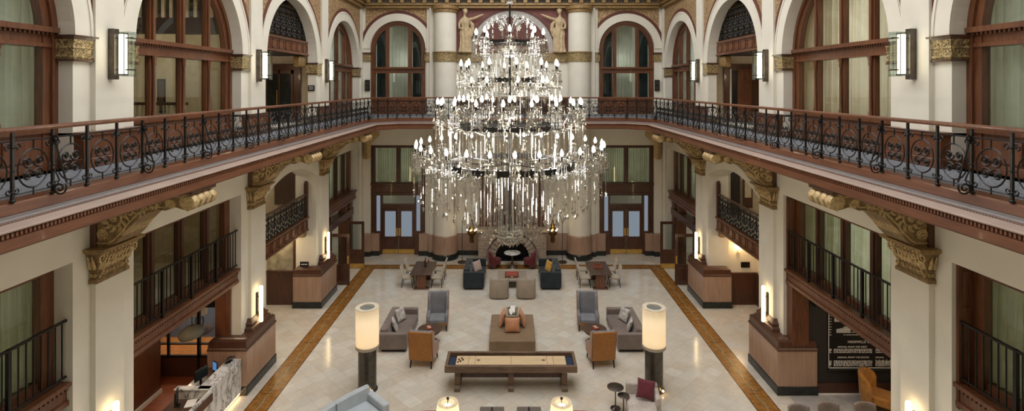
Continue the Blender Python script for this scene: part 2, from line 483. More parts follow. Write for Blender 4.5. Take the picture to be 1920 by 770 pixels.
for s in (-1, 1):
    M = SIDE(s); nm = SN[s]
    W = MB(M)
    W.box(-6, 4.95, 0, ZC, .0, .45)
    for b, (uc, R) in BAYS.items():
        u0, u1 = EDGES[b]
        if b == 'C':
            W.box(u0-.2, uc-2.29, 0, 5.45, .1, .95); W.box(uc+2.29, u1+.2, 0, 5.45, .1, .95)
            W.prism(seg_poly(u0-.2, u1+.2, uc, 2.29, 5.45, 6.0, 7.2), .1, .95)
        else:
            W.box(u0-.2, uc-R, 0, 5.9, .1, .45); W.box(uc+R, u1+.2, 0, 5.9, .1, .45)
            W.box(u0-.2, u1+.2, 5.9, 7.2, .1, .45)
        W.box(u0-.2, u1+.2, 7.2, ZF, .1, .45)
        W.box(u0-.2, uc-R, ZF, ZS, .1, .45); W.box(uc+R, u1+.2, ZF, ZS, .1, .45)
        W.prism(arch_poly(u0-.2, u1+.2, uc, R, ZS, ZC), .1, .45)
    W.box(4.95, 29.2, ZC, 18, .0, .45)
    struct('wall_%s' % nm, W, CREAM, 'cream painted arcaded wall along the %s side of the hall' % nm, 'wall')
    # outer shell and partitions of the rooms behind
    O = MB(M).box(-6, 29.4, 0, 18, 4.6, 4.9)
    struct('wall_%s_outer' % nm, O, TAN, 'tan outer wall of the rooms behind the %s arcade' % nm, 'wall')
    for i, c in enumerate(PIER):
        P = MB(M)
        z0 = 3.3 if (s == -1 and c == 16.93) else 0
        P.box(c-.1, c+.1, z0, 14, .45, 4.6)
        struct('wall_%s_partition_%d' % (nm, i+1), P, TAN, 'tan partition behind the %s pier on the %s side' % (ORD.get(c,'hidden first'), nm), 'wall')
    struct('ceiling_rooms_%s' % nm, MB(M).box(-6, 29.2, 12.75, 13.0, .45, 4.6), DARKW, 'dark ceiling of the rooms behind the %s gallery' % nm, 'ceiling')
    struct('floor_gallery_rooms_%s' % nm, MB(M).box(-6, 29.2, 7.3, 7.62, .45, 4.6), CREAM, 'slab under the rooms behind the %s gallery' % nm, 'floor')
    Fm = MB(M)
    for b, (uc, R) in BAYS.items():
        u0, u1 = EDGES[b]
        if b != 'C': Fm.box(u0-.3, u1+.3, 3.35, 3.6, .75, 4.6)
        else: Fm.box(u0-.3, u1+.3, 3.4, 3.65, .5, 4.6)
    struct('floor_mezzanine_%s' % nm, Fm, CREAM, 'slab under the %s mezzanine windows' % nm, 'floor')
    # pilasters
    for c in PIER[1:] + [29.0]:
        a, b_ = (c-.38, c+.38) if c < 28 else (28.64, 29.0)
        P = MB(M).box(a, b_, 0, ZC, 0, .3)
        trim(P, CREAM, 'cream pilaster, %s on the %s wall' % (ORD[c], nm), cat='pilaster')
        if c < 28:
            Q = MB(M).box(c-.78, c+.78, ZF, 8.3, -.1, .42).box(c-.82, c+.82, ZF, ZF+.18, -.14, .42).box(c-.8, c+.8, 8.24, 8.32, -.13, .42)
            trim(Q, MAHOG, 'panelled wood plinth on the gallery under the %s pier of the %s wall' % (ORD[c], nm), bevel=.012, cat='plinth')
    # archivolts, red bands and gilded spandrels
    for b, (uc, R) in BAYS.items():
        u0, u1 = EDGES[b]
        h = (u1-u0)/2
        A = MB(M).ring(uc, ZS, R, R+.44, .05, .12, n=40); A.ring(uc, ZS, R+.36, R+.42, .03, .06, n=40)
        trim(A, CREAM, 'cream archivolt of the %s gallery arch on the %s wall' % (BAYN[b], nm), smooth=30, cat='archivolt')
        A = MB(M).ring(uc, ZS, R+.44, R+.60, .06, .12, n=40)
        trim(A, REDBAND, 'red brown band round the %s gallery arch on the %s wall' % (BAYN[b], nm), smooth=30, cat='arch band')
        p = arch_poly(u0-.05, u1+.05, uc, min(R+.58, h+.04), ZS, ZC, 36)
        trim(MB(M).prism(p, .07, .12), GOLDP, 'gilded spandrel over the %s gallery arch on the %s wall' % (BAYN[b], nm), cat='spandrel')
    Cn = MB(M)
    for z0, z1, d in ((ZC-.05, ZC+.12, .1), (ZC+.12, ZC+.3, .2), (ZC+.3, ZC+.42, .32)): Cn.box(4.6, 29-d, z0, z1, -d, .1)
    trim(Cn, GOLDS, 'gilded cornice above the %s gallery arches' % nm, bevel=.02, cat='cornice')
    # imposts
    for b, (uc, R) in BAYS.items():
        u0, u1 = EDGES[b]
        for e in (-1, 1):
            if b == 'A' and e == -1: continue
            t = thing('gilded_impost', 'gilded impost block at the %s side of the %s gallery arch on the %s wall' % ('far' if e>0 else 'near', BAYN[b], nm), 'impost', group='gilded imposts of the gallery arches')
            a, c_ = (uc+R-.05, u1+.03) if e > 0 else (u0-.03, uc-R+.05)
            G = MB(M); rect_loft(G, [(9.69,a,c_,.05,.5),(9.73,a-.02,c_+.02,.03,.5),(9.76,a,c_,.05,.5),(9.88,a-.005,c_+.005,.045,.5),(9.9,a-.02,c_+.02,.03,.5),(9.93,a,c_,.045,.5),(10.06,a-.02,c_+.02,.02,.5)])
            obj('relief_block', G, GOLDB, t)
            obj('cap_moulding', rect_loft(MB(M), [(10.06,a-.02,c_+.02,.02,.5),(10.1,a-.04,c_+.04,0.0,.5),(10.14,a-.05,c_+.05,-.01,.5)]), MAHOG_D, t)
            obj('base_moulding', MB(M).box(a-.01, c_+.01, 9.65, 9.69, .03, .5), MAHOG_D, t)
    # capitals and brackets under the gallery
    for c in (10.75, 16.93, 23.11):
        t = thing('gilded_capital', 'gilded capital under the bracket of the %s pier on the %s wall' % (ORD[c], nm), 'capital', group='gilded capitals under the gallery')
        G = rect_loft(MB(M), [(5.36,c-.44,c+.44,-.07,.14),(5.42,c-.44,c+.44,-.07,.14),(5.46,c-.41,c+.41,-.04,.14),(5.58,c-.41,c+.41,-.05,.14),(5.6,c-.43,c+.43,-.07,.14),(5.63,c-.41,c+.41,-.06,.14),(5.8,c-.44,c+.44,-.1,.14),(5.94,c-.5,c+.5,-.2,.14),(5.98,c-.54,c+.54,-.26,.14)])
        obj('bell', G, GOLDK, t)
        A = rect_loft(MB(M), [(5.98,c-.54,c+.54,-.27,.16),(6.0,c-.57,c+.57,-.31,.16),(6.06,c-.58,c+.58,-.32,.16)])
        obj('abacus', A, GOLDS, t, bevel=.008)
        V = MB(M)
        for e in (-1, 1):
            V.tube(spiral((c+e*.43, 5.86, -.17), .12, 1.6, PI/2, e), .022, 6)
            V.tube([(c+e*.38, 5.46, -.07), (c+e*.3, 5.6, -.09), (c+e*.36, 5.75, -.12), (c+e*.43, 5.97, -.2)], .018, 5)
            V.tube(spiral((c+e*.14, 5.8, -.12), .1, 1.5, -PI/2, -e), .018, 5)
            V.tube(spiral((c+e*.22, 5.52, -.06), .05, 1.2, 0, e, 14), .012, 5)
        for k in range(9): V.ball((c-.4+.1*k, 5.96, -.24), .028, n=6, m=4)
        for k in range(9):
            u = c-.38+.095*k
            V.tube([(u,5.63,-.06),(u+.012,5.72,-.085),(u-.01,5.8,-.115),(u+.015,5.88,-.17),(u+.02,5.86,-.2)], [.02,.036,.03,.02,.008], 6)
            V.tube([(u+.047,5.62,-.06),(u+.047,5.7,-.09),(u+.05,5.73,-.12)], [.03,.034,.012], 6)
            V.tube(spiral((u+.02,5.52,-.055), .038, 1.3, k, 1 if k%2 else -1, 12), .011, 5)
        for e in (-1, 1):
            for w in (-.02, .06):
                V.tube([(c+e*.43,5.64,w),(c+e*.46,5.75,w),(c+e*.5,5.9,w)], [.03,.035,.012], 6); V.tube(spiral((c+e*.425,5.52,w), .04, 1.3, 0, e, 12, (0,0,1), (0,1,0)), .012, 5)
        obj('volutes', V, GOLDR, t, smooth=50)
        t = thing('gilded_bracket', 'gilded scroll bracket carrying the gallery at the %s pier on the %s wall' % (ORD[c], nm), 'bracket', group='gilded brackets under the gallery')
        prof = [(.0,7.08),(-1.72,7.08),(-1.86,7.05),(-1.95,6.93),(-1.9,6.8),(-1.78,6.75),(-1.62,6.8),(-1.5,6.84),(-1.35,6.76),(-1.2,6.77),(-1.0,6.72),(-.8,6.6),(-.62,6.42),(-.48,6.24),(-.36,6.12),(-.26,6.06),(0,6.06)]
        B = MB(M); n_ = len(prof)
        B.add([(c-.36,p[1],p[0]) for p in prof] + [(c+.36,p[1],p[0]) for p in prof],
              [tuple(range(n_)), tuple(range(n_,2*n_))] + [(i,(i+1)%n_,n_+(i+1)%n_,n_+i) for i in range(n_)])
        obj('bracket_body', B, GOLDK, t, smooth=40)
        V = MB(M); Xw = (0,0,-1); Yv = (0,1,0)
        for e in (-1, 1):
            u = c + e*.37
            V.tube(spiral((u,6.92,-1.8), .17, 1.8, PI/2, 1, 30, Xw, Yv), .03, 6)
            V.tube(spiral((u,6.92,-1.45), .1, 1.5, PI/2, 1, 22, Xw, Yv), .024, 6)
            for (w, v, r, a, sg) in ((-.36,6.62,.24,0,1),(-.78,6.83,.18,PI,-1),(-1.12,6.92,.12,0,1),(-.3,6.96,.09,PI/2,-1),(-.12,6.3,.1,0,1)):
                V.tube(spiral((u,v,w), r, 2.0, a, sg, 34, Xw, Yv), .022, 5)
                for k in range(11):
                    a2 = 2*PI*k/11; p_ = [(u, v+q*r*sin(a2+d), w+q*r*cos(a2+d)) for q, d in ((.55,0),(.85,.12),(1.08,.3),(1.2,.5))]
                    V.tube(p_, [.018, r*.17, r*.13, .008], 6)
                V.ball((u,v,w), .03, r*.22, r*.22, 8, 6)
            V.tube([(u,p[1]+.07,p[0]+.02) for p in prof[7:]], .02, 5)
            V.tube([(u,7.03,-1.75),(u,7.03,-.02)], .018, 5)
        for (z_, y_, r0) in ((-1.8,6.92,.155),(-1.45,6.9,.105)):
            nn = 33; V.tube([(c-.4+.8*i/(nn-1), y_, z_) for i in range(nn)], [r0*(.82+.2*abs(sin(PI*4*i/(nn-1)))) for i in range(nn)], 14)
        for k in range(8):
            x_ = c-.32+.09*k
            V.tube([(x_,6.7,-.86),(x_+.01,6.52,-.66),(x_-.01,6.32,-.5),(x_,6.16,-.36)], [.012,.04,.045,.015], 6)
        obj('scrollwork', V, GOLDR, t, smooth=50)
        obj('wood_plate', MB(M).box(c-.42, c+.42, 7.08, 7.15, -1.9, 0), MAHOG_D, t, bevel=.01)
        obj('wood_block', MB(M).box(c-.40, c+.40, 6.06, 7.1, -.02, .13), MAHOG_D, t)
    # small corner bracket
    t = thing('gilded_bracket', 'small gilded corner bracket on the far end of the %s wall' % nm, 'bracket')
    R_ = Matrix.Translation((s*7.9, 28.6, 0)) @ Matrix.Rotation(PI/2 + s*PI/4, 4, 'Z')
    B = MB(R_); pr = [(0,7.1),(3.0,7.1),(3.0,6.95),(2.2,6.9),(1.4,6.75),(.7,6.45),(.25,6.1),(.2,5.3),(0,5.25)]
    B.prism(pr, -.2, .2, 'y')
    V = B
    for e in (-1,1):
        V.tube(spiral((2.7,e*.21,6.98), .12, 1.6, 0, 1, 22, (1,0,0), (0,0,1)), .025, 5)
        for x, z, r in ((.5,6.75,.22),(1.1,6.88,.16),(1.7,6.97,.12)): V.tube(spiral((x,e*.21,z), r, 1.8, 0, 1, 26, (1,0,0), (0,0,1)), .022, 5)
    obj('bracket_body', V, GOLDR, t, smooth=40)
    # pedestals
    for c in (16.93, 23.11):
        t = thing('pier_pedestal', 'pink marble pedestal with dark wood cap below the %s pier, %s side' % (ORD[c], nm), 'pedestal', group='marble pedestals of the piers')
        a, b_ = c-1.1, c+.85
        obj('black_base', rect_loft(MB(M), [(0,a-.02,b_+.02,-.24,.98),(.27,a-.02,b_+.02,-.24,.98)]), BLACKST, t, bevel=.015)
        obj('marble_body', rect_loft(MB(M), [(.27,a,b_,-.21,.95),(1.32,a,b_,-.21,.95)]), PINK, t)
        obj('wood_cap', rect_loft(MB(M), [(1.32,a-.02,b_+.02,-.23,.96),(1.36,a-.02,b_+.02,-.23,.96),(1.4,a+.0,b_-.0,-.2,.94),(1.58,a+.02,b_-.02,-.2,.92),(1.62,a+.1,b_-.1,-.17,.86),(1.66,a+.12,b_-.12,-.16,.84)]), MAHOG_D, t)
        obj('base_moulding', rect_loft(MB(M), [(1.64,c-.62,c+.62,-.17,.5),(1.74,c-.6,c+.6,-.15,.5),(1.78,c-.52,c+.52,-.1,.5),(1.86,c-.54,c+.54,-.12,.5),(1.92,c-.46,c+.46,-.05,.5),(1.98,c-.44,c+.44,-.03,.5)]), MAHOG_D, t, bevel=.012)
    # upper sconces
    for c in (10.75, 16.93, 23.11):
        t = thing('wall_sconce', 'tall lit glass sconce on the gallery pilaster, %s on the %s wall' % (ORD[c], nm), 'wall lamp', group='gallery sconces')
        obj('back_plate', MB(M).box(c-.07, c+.07, 9.32, 10.34, -.13, 0), BRONZE, t, bevel=.008)
        obj('light_tube', MB(M).box(c-.05, c+.05, 9.43, 10.23, -.31, -.2), TUBE, t, bevel=.01)
        obj('frame', MB(M).box(c-.06, c+.06, 10.23, 10.26, -.32, -.19).box(c-.06, c+.06, 9.4, 9.43, -.32, -.19).box(c-.06,c-.05,9.4,10.26,-.32,-.31).box(c+.05,c+.06,9.4,10.26,-.32,-.31).box(c-.015,c+.015,9.5,9.53,-.46,-.1).box(c-.015,c+.015,10.14,10.17,-.46,-.1).box(c-.1,c+.1,9.5,9.52,-.45,-.43).box(c-.1,c+.1,10.14,10.16,-.45,-.43), BRONZE, t)
        obj('glass_plate', MB(M).box(c-.11, c+.11, 9.38, 10.28, -.44, -.43).box(c-.11, c-.10, 9.38, 10.28, -.43, -.16).box(c+.10, c+.11, 9.38, 10.28, -.43, -.16), GLASS, t)
    # lower sconces
    for c in (10.75, 16.93, 23.11):
        t = thing('wall_sconce', 'warm lit tube sconce low on the pier, %s on the %s wall' % (ORD[c], nm), 'wall lamp', group='lower pier sconces')
        k = c - .05
        obj('back_plate', MB(M).box(k-.04, k+.04, 1.9, 2.66, -.05, 0), BLACK, t, bevel=.005)
        obj('light_tube', MB().lathe([(.045,1.74),(.055,1.75),(.055,2.84),(.045,2.86)], 20, (s*(XP-.15), k, 0)), TUBEW, t, smooth=40)
        obj('bracket_arm', MB(M).box(k-.02, k+.02, 2.0, 2.04, -.12, 0).box(k-.02, k+.02, 2.5, 2.54, -.12, 0).box(k-.06,k+.06,1.72,1.74,-.21,-.09), BRONZE, t)

# ------------------------------------------------------------------ gallery edge: swept mouldings round three sides
PATH = [(-6.6, 2.0), (-6.6, 24.4), (-5.5, 25.5), (5.5, 25.5), (6.6, 24.4), (6.6, 2.0)]
def path_frames(path, z=0):
    fr = []
    n = len(path)
    for i in range(n):
        p = Vector((path[i][0], path[i][1], 0))
        ds = []
        if i: ds.append((p - Vector((path[i-1][0], path[i-1][1], 0))).normalized())
        if i < n-1: ds.append((Vector((path[i+1][0], path[i+1][1], 0)) - p).normalized())
        nrm = [Vector((-d.y, d.x, 0)) for d in ds]     # left of travel = away from the hall
        b = sum(nrm, Vector()) ; b.normalize()
        k = 1/max(.3, b.dot(nrm[0]))
        fr.append((p + Vector((0,0,z)), b*k, Vector((0,0,1))))
    return fr
def sweep_trim(prof, mat, label, smooth=None):
    return trim(MB().sweep(path_frames(PATH), prof), mat, label, smooth, cat='moulding')
# profile coordinates: d away from the hall, z up
sweep_trim([(.02,7.647),(.3,7.647),(.3,7.2),(.0,7.49),(-.02,7.5),(-.02,7.63)], FASCIA, 'wide wood board along the gallery edge under the railing')
sweep_trim([(.3,7.493),(-.19,7.493),(-.2,7.48),(-.2,7.43),(.3,7.43)], LEDGEG, 'grey ledge under the gallery edge board')
sweep_trim([(.3,7.43),(-.17,7.43),(-.19,7.40),(-.17,7.38),(-.2,7.3),(.3,7.3)], FASCIA, 'beaded wood moulding on the gallery fascia')
sweep_trim([(.3,7.436),(-.2,7.436),(-.47,7.432),(-.485,7.424),(-.48,7.405),(.3,7.405)], LEDGEC, 'rose coloured stone ledge along the gallery fascia')
sweep_trim([(.4,7.41),(-.465,7.41),(-.46,7.395),(-.43,7.385),(-.425,7.325),(-.445,7.315),(-.445,7.18),(-.42,7.165),(-.415,7.15),(.4,7.15)], FASCIA, 'wood fascia with dentils round the gallery')
def along(path, step):
    out = []
    for i in range(len(path)-1):
        a = Vector((*path[i],0)); b = Vector((*path[i+1],0)); L = (b-a).length; n = int(L/step); d = (b-a)/L
        for k in range(n): out.append((a + d*(step*(k+.5)), d))
    return out
def dentils(path, off, z0, z1, wd, dp, step):
    mb = MB()
    fr = path_frames(path)
    pp = [tuple((f[0]+f[1]*off)[:2]) for f in fr]
    for p, d in along(pp, step):
        nrm = Vector((-d.y, d.x, 0)); a = p - d*wd/2; b = p + d*wd/2; c = -nrm*dp
        mb.add([(*a[:2],z0),(*b[:2],z0),(*(b+c)[:2],z0),(*(a+c)[:2],z0),(*a[:2],z1),(*b[:2],z1),(*(b+c)[:2],z1),(*(a+c)[:2],z1)],
               [(0,3,2,1),(4,5,6,7),(0,1,5,4),(1,2,6,5),(2,3,7,6),(3,0,4,7)])
    return mb
trim(dentils(PATH, -.427, 7.332, 7.384, .034, .03, .062), FASCIA, 'row of small wood dentils along the gallery fascia', cat='dentils')
trim(dentils(PATH, -.18, 7.44, 7.462, .03, .022, .05), FASCIA, 'row of small beads under the grey gallery ledge', cat='beading')
# gallery floor and soffit
def u_shape(inner, z0, z1):
    pts = [tuple((f[0]+f[1]*inner)[:2]) for f in path_frames(PATH)]
    poly = pts + [(8.6, 2.0), (8.6, 29.1), (-8.6, 29.1), (-8.6, 2.0)]
    return MB().prism(poly, z0, z1)
struct('floor_gallery', u_shape(.25, 7.55, 7.64), CARPET, 'grey carpeted floor of the gallery walkway', 'floor')
struct('ceiling_gallery_soffit', u_shape(-.3, 7.12, 7.3), CREAM, 'cream underside of the gallery', 'ceiling')

# ------------------------------------------------------------------ iron railings
def scroll_panel_mesh(L=.62):
    mb = MB(); X=(1,0,0); Z=(0,0,1); c = (L/2, 0, .42)
    mb.tube([(c[0]+.235*cos(a), 0, c[2]+.265*sin(a)) for a in [2*PI*k/22 for k in range(22)]], .013, 4, True)
    for e in (-1,1):
        for g in (-1,1):
            mb.tube(spiral((c[0]+e*.085,0,c[2]+g*.092), .088, 1.5, 0 if e<0 else PI, e*g, 18, X, Z, .2), .014, 4)
            mb.ball((c[0]+e*.085,0,c[2]+g*.092), .03, n=6, m=4)
        mb.tube([(c[0]+e*.235,0,c[2]), (c[0]+e*L/2,0,c[2])], .009, 4)
        mb.tube(spiral((e*.075 if e>0 else L-.075,0,.73), .055, 1.2, PI if e>0 else 0, -e, 12, X, Z, .25), .011, 4)
        mb.tube(spiral((e*.06 if e>0 else L-.06,0,.15), .045, 1.1, PI if e>0 else 0, e, 10, X, Z, .3), .011, 4)
    mb.tube([(c[0],0,c[2]+.265),(c[0],0,.81)], .013, 4); mb.tube([(c[0],0,.05),(c[0],0,c[2]-.265)], .013, 4)
    mb.tube([(0,0,.81),(L,0,.81)], .011, 4); mb.tube([(0,0,.1),(L,0,.1)], .009, 4)
    return mesh_of('scroll_panel', mb)
def post_mesh():
    mb = MB().box(-.017,.017,-.017,.017,0,.93)
    for z, r in ((.02,.04),(.13,.028),(.42,.024),(.73,.03)): mb.ball((0,0,z), r, r, .025, 8, 5)
    return mesh_of('post', mb)
def brace_mesh():
    Y=(0,1,0); Z=(0,0,1)       # local +y = towards the hall
    mb = MB()
    mb.tube([(0,.02,.82),(0,.05,.7),(0,.13,.4),(0,.2,.16)], .013, 5)
    mb.tube(spiral((0,.1,.08), .1, 1.6, .5, -1, 26, Y, Z, .2), .013, 5)
    mb.tube(spiral((0,.04,.8), .05, 1.3, PI, 1, 16, Y, Z, .3), .012, 5)
    mb.tube([(0,.02,.36),(0,.07,.26),(0,.1,.18)], .011, 5)
    return mesh_of('brace', mb)
PM, PO, BR = scroll_panel_mesh(), post_mesh(), brace_mesh()
def railing(path, label, name='iron_railing'):
    t = thing(name, label, 'railing', group='gallery railings')
    fr = path_frames(path)
    hp = [(-.05,8.58),(.05,8.58),(.06,8.6),(.06,8.625),(.035,8.645),(-.035,8.645),(-.06,8.625),(-.06,8.6)]
    obj('handrail', MB().sweep(fr, hp), MAHOG, t, smooth=30)
    k = 0
    for i in range(len(path)-1):
        a = Vector((*path[i],0)); b = Vector((*path[i+1],0)); L = (b-a).length
        n = max(1, round(L/.62)); st = L/n; d = (b-a)/L; ang = math.atan2(d.y, d.x)
        for j in range(n + (1 if i == len(path)-2 else 0)):
            p = a + d*(st*j)
            obj('post', PO, IRON, t, loc=(p.x,p.y,7.647), rot=(0,0,ang))
            if k % 3 == 0:
                obj('brace', BR, IRON, t, loc=(p.x,p.y,7.647), rot=(0,0,ang+PI))
            if j < n:
                o = obj('scroll_panel', PM, IRON, t, loc=(p.x,p.y,7.647), rot=(0,0,ang)); o.scale = (st/.62,1,1)
            k += 1
    return t
railing([(-6.6, 2.08), (-6.6, 24.4)], 'black wrought iron scroll railing along the left gallery')
railing([(-6.6, 24.4), (-5.5, 25.5), (5.5, 25.5), (6.6, 24.4)], 'black wrought iron scroll railing across the far gallery behind the chandelier')
railing([(6.6, 24.4), (6.6, 2.08)], 'black wrought iron scroll railing along the right gallery')

# ------------------------------------------------------------------ windows
def arched_window(M, uc, R, zs, z0, zsill, zt0, zt1, mulls, label, wf=.42, wg=.54, frame=.27, wains=True, mat=None, halfmull=.095, arch_glass=None):
    mat = mat or MAHOG
    t = thing(numbered('window'), label, 'window', kind='structure')
    F = MB(M)
    F.ring(uc, zs, R-frame, R+.06, wf, wf+.16, n=36)
    F.ring(uc, zs, R-frame*.45, R+.02, wf-.05, wf, n=36)
    for e in (-1,1):
        a, b = (uc-R-.06, uc-R+frame) if e < 0 else (uc+R-frame, uc+R+.06)
        F.box(a, b, z0, zs, wf, wf+.16)
        a, b = (uc-R-.02, uc-R+frame*.45) if e < 0 else (uc+R-frame*.45, uc+R+.02)
        F.box(a, b, z0, zs, wf-.05, wf)
    F.box(uc-R+.1, uc+R-.1, zsill-.12, zsill, wf-.04, wf+.3)
    obj('window_frame', F, mat, t, smooth=30)
    T = MB(M)
    T.box(uc-R+.05, uc+R-.05, zt0+.06, zt1-.08, wf+.02, wf+.2); T.box(uc-R+.02, uc+R-.02, zt1-.1, zt1, wf-.1, wf+.28)
    T.box(uc-R+.05, uc+R-.05, zt0, zt0+.07, wf-.03, wf+.28)
    n = int(2*R/.09)
    for k in range(n): T.box(uc-R+.1+k*.09, uc-R+.145+k*.09, zt1-.15, zt1-.1, wf-.05, wf+.03)
    obj('transom', T, mat, t)
    for m in mulls:
        zt = zs + math.sqrt(max(.01, (R-frame*.5)**2 - m*m))
        B = MB(M).box(uc+m-halfmull, uc+m+halfmull, zt1, zt, wf+.04, wf+.16).box(uc+m-halfmull*.45, uc+m+halfmull*.45, zt1, zt, wf-.01, wf+.05)
        B.box(uc+m-halfmull, uc+m+halfmull, zsill, zt0, wf+.04, wf+.16)
        B.tube([(uc+m, z, wf-.0) for z in (zsill, zsill+.1, zsill+.14, zt0-.25, zt0-.2, zt0-.12, zt0)], [.05,.05,.036,.032,.05,.042,.07], 8)
        obj('mullion', B, mat, t, smooth=40)
    ms = [-R+frame] + [m for m in mulls] + [R-frame]
    for i in range(len(ms)-1):
        a, b = uc+ms[i], uc+ms[i+1]
        obj('pane', MB(M).box(a, b, zsill, zt0, wg, wg+.008), GLASS, t)
    A = MB(M); n = 24; p = [(uc-R+frame*.6, zt1)] + [(uc-(R-frame*.6)*cos(PI*i/n), zs+(R-frame*.6)*sin(PI*i/n)) for i in range(n+1)] + [(uc+R-frame*.6, zt1)]
    obj('arched_pane', A.prism(p, wg, wg+.008), arch_glass or GLASS, t)
    if wains:
        Wn = MB(M).box(uc-R, uc+R, z0, zsill-.1, wf+.02, wf+.28)
        for i in range(len(ms)-1):
            a, b = uc+ms[i]+.1, uc+ms[i+1]-.1
            Wn.box(a, b, z0+.2, zsill-.22, wf-.01, wf+.02)
        Wn.box(uc-R, uc+R, z0, z0+.16, wf-.04, wf+.02)
        obj('wainscot', Wn, mat, t, bevel=.008)
    return t
def curtain(M, u0, u1, z0, z1, w, mat, label, amp=.05, per=.16):
    n = max(8, int((u1-u0)/per*6))
    def f(a, b):
        u = u0+(u1-u0)*a; ph = 2*PI*(u-u0)/per
        return (u, z0+(z1-z0)*b, w + amp*sin(ph + .6*sin(u*3.1)) + amp*.4*sin(ph*.37+1) + .03*b)
    mb = MB(M).grid(f, n, 3)
    o = obj('curtain', mb, mat, smooth=80)
    return tag(o, label, 'curtain', 'window curtains')
MU4 = (-1.15, 0, 1.15)
for s in (-1, 1):
    M = SIDE(s); nm = SN[s]
    for b in ('A', 'B', 'D'):
        for z, pw in ((10.6, 130), (5.3, 52)):
            if s == -1 and b == 'B': continue
            lamp('room_lamp', 'POINT', (s*(XP+2.6), BAYS[b][0], z), pw*ROOM_K, (244,248,252), .3)  # unseen fill light added behind the curtains to brighten them
    for b in ('A', 'B', 'D'):
        uc, R = BAYS[b]
        lab = 'tall arched mahogany window in the %s gallery bay of the %s wall' % (BAYN[b], nm)
        if s == -1 and b == 'B': lab = 'tall arched mahogany window looking into a tan room, left gallery'
        arched_window(M, uc, R, ZS, ZF, 8.45, 9.9, 10.27, MU4, lab)
        if not (s == -1 and b == 'B'):
            curtain(M, uc-R-.2, uc+R+.5, 8.4, 12.5, .8, CURTW if (s, b) == (1, 'B') else CURT, 'pale sheer curtain behind the %s gallery window of the %s wall' % (BAYN[b], nm))
    # mezzanine windows with plain railings
    for b in ('A', 'B', 'D'):
        uc, R = BAYS[b]
        t = thing(numbered('window'), 'tall wood framed mezzanine window in the %s bay below the %s gallery' % (BAYN[b], nm), 'window', kind='structure')
        F = MB(M); wf = .45
        F.box(uc-R-.05, uc-R+.28, 3.6, 5.95, wf, wf+.16); F.box(uc+R-.28, uc+R+.05, 3.6, 5.95, wf, wf+.16)
        F.box(uc-R+.28, uc+R-.28, 5.72, 5.95, wf+.006, wf+.15); F.box(uc-R+.28, uc+R-.28, 3.66, 3.8, wf+.05, wf+.15)
        obj('window_frame', F, MAHOG, t)
        for m in MU4:
            obj('mullion', MB(M).box(uc+m-.12, uc+m+.12, 3.7, 5.8, wf+.04, wf+.16).box(uc+m-.05, uc+m+.05, 3.7, 5.8, wf+.0, wf+.04), MAHOG_D, t)
        ms = [-R+.28, *MU4, R-.28]
        for i in range(4): obj('pane', MB(M).box(uc+ms[i], uc+ms[i+1], 3.75, 5.75, wf+.12, wf+.128), GLASS, t)
        S_ = MB(M).box(uc-R-.02, uc+R+.02, 3.6, 3.68, .12, .9).box(uc-R, uc+R, 3.32, 3.6, .2, .9).box(uc-R, uc+R, 3.24, 3.34, .16, .9)
        obj('sill_beam', S_, MAHOG, t, bevel=.015)
        Dn = MB(M)
        k = uc-R
        while k < uc+R-.05: Dn.box(k, k+.045, 3.53, 3.58, .16, .22); k += .09
        obj('dentil_row', Dn, MAHOG, t)
        if s == 1 and b in 'AB':
            # panelled reveal at the far end
            Rv = MB(M).box(uc+R-.06, uc+R+.06, 3.2, 5.92, .18, .46)
            for z0, z1 in ((3.8,4.4),(4.5,5.1),(5.2,5.75)): Rv.box(uc+R-.08, uc+R, z0, z1, .24, .40)
            obj('reveal_panel', Rv, MAHOG, t)
        if b != 'D':
            g = thing('balcony_rail', 'plain black bar railing in front of the %s mezzanine window, %s side' % (BAYN[b], nm), 'railing', group='plain mezzanine railings')
            obj('top_rail', MB(M).box(uc-R-.0, uc+R+.0, 4.8, 4.84, .2, .25), BLACK, g)
            obj('bottom_rail', MB(M).box(uc-R, uc+R, 3.76, 3.79, .21, .24), BLACK, g)
            for m in (-1.15, 0, 1.15): obj('post', MB(M).box(uc+m-.03, uc+m+.03, 3.6, 4.84, .195, .255), BLACK, g)
            bm_ = mesh_of('baluster', MB(M).box(-.009, .009, 3.78, 4.81, .216, .234))
            k = uc-R+.14
            while k < uc+R-.05:
                if min(abs(k-uc-m) for m in (-1.15,0,1.15)) > .05: obj('baluster', bm_, BLACK, g, loc=(0,k,0))
                k += .145
        if not (s == -1 and b == 'B'):
            curtain(M, uc-R-.2, uc+R+.55, 3.66, 5.95, .85, CURTG, 'pale green curtain behind the %s mezzanine window, %s side' % (BAYN[b], nm))
# ------------------------------------------------------------------ third bay: iron balconies, alcoves
def lace_mesh(L, H):
    mb = MB(); X=(1,0,0); Z=(0,0,1); c = L/2
    for x in (0, L): mb.box(x-.012, x+.012, -.012, .012, 0, H)
    mb.box(0, L, -.01, .01, .04, .07); mb.box(0, L, -.01, .01, H-.09, H-.06); mb.box(0, L, -.01, .01, H-.2, H-.18)
    for e in (-1,1):
        a0 = 0 if e < 0 else PI
        for z, r, g in ((.2*H,.11,1),(.42*H,.12,-1),(.62*H,.11,1)):
            mb.tube(spiral((c+e*L*.25,0,z), r*L/.5, 1.6, a0, e*g, 16, X, Z, .15), .012, 4)
            mb.octa((c+e*L*.25,0,z), .04, .05)
        for k in range(4):
            mb.octa((c+e*L*(.08+.11*k),0,H-.14), .022, .045)
            mb.octa((c+e*L*(.1+.1*k),0,H*(.11+.2*k)), .03, .06)
    for z in (.3,.5,.7): mb.octa((c,0,z*H), .035, .1)
    mb.tube([(c,0,.05),(c,0,H-.1)], .01, 4)
    return mb
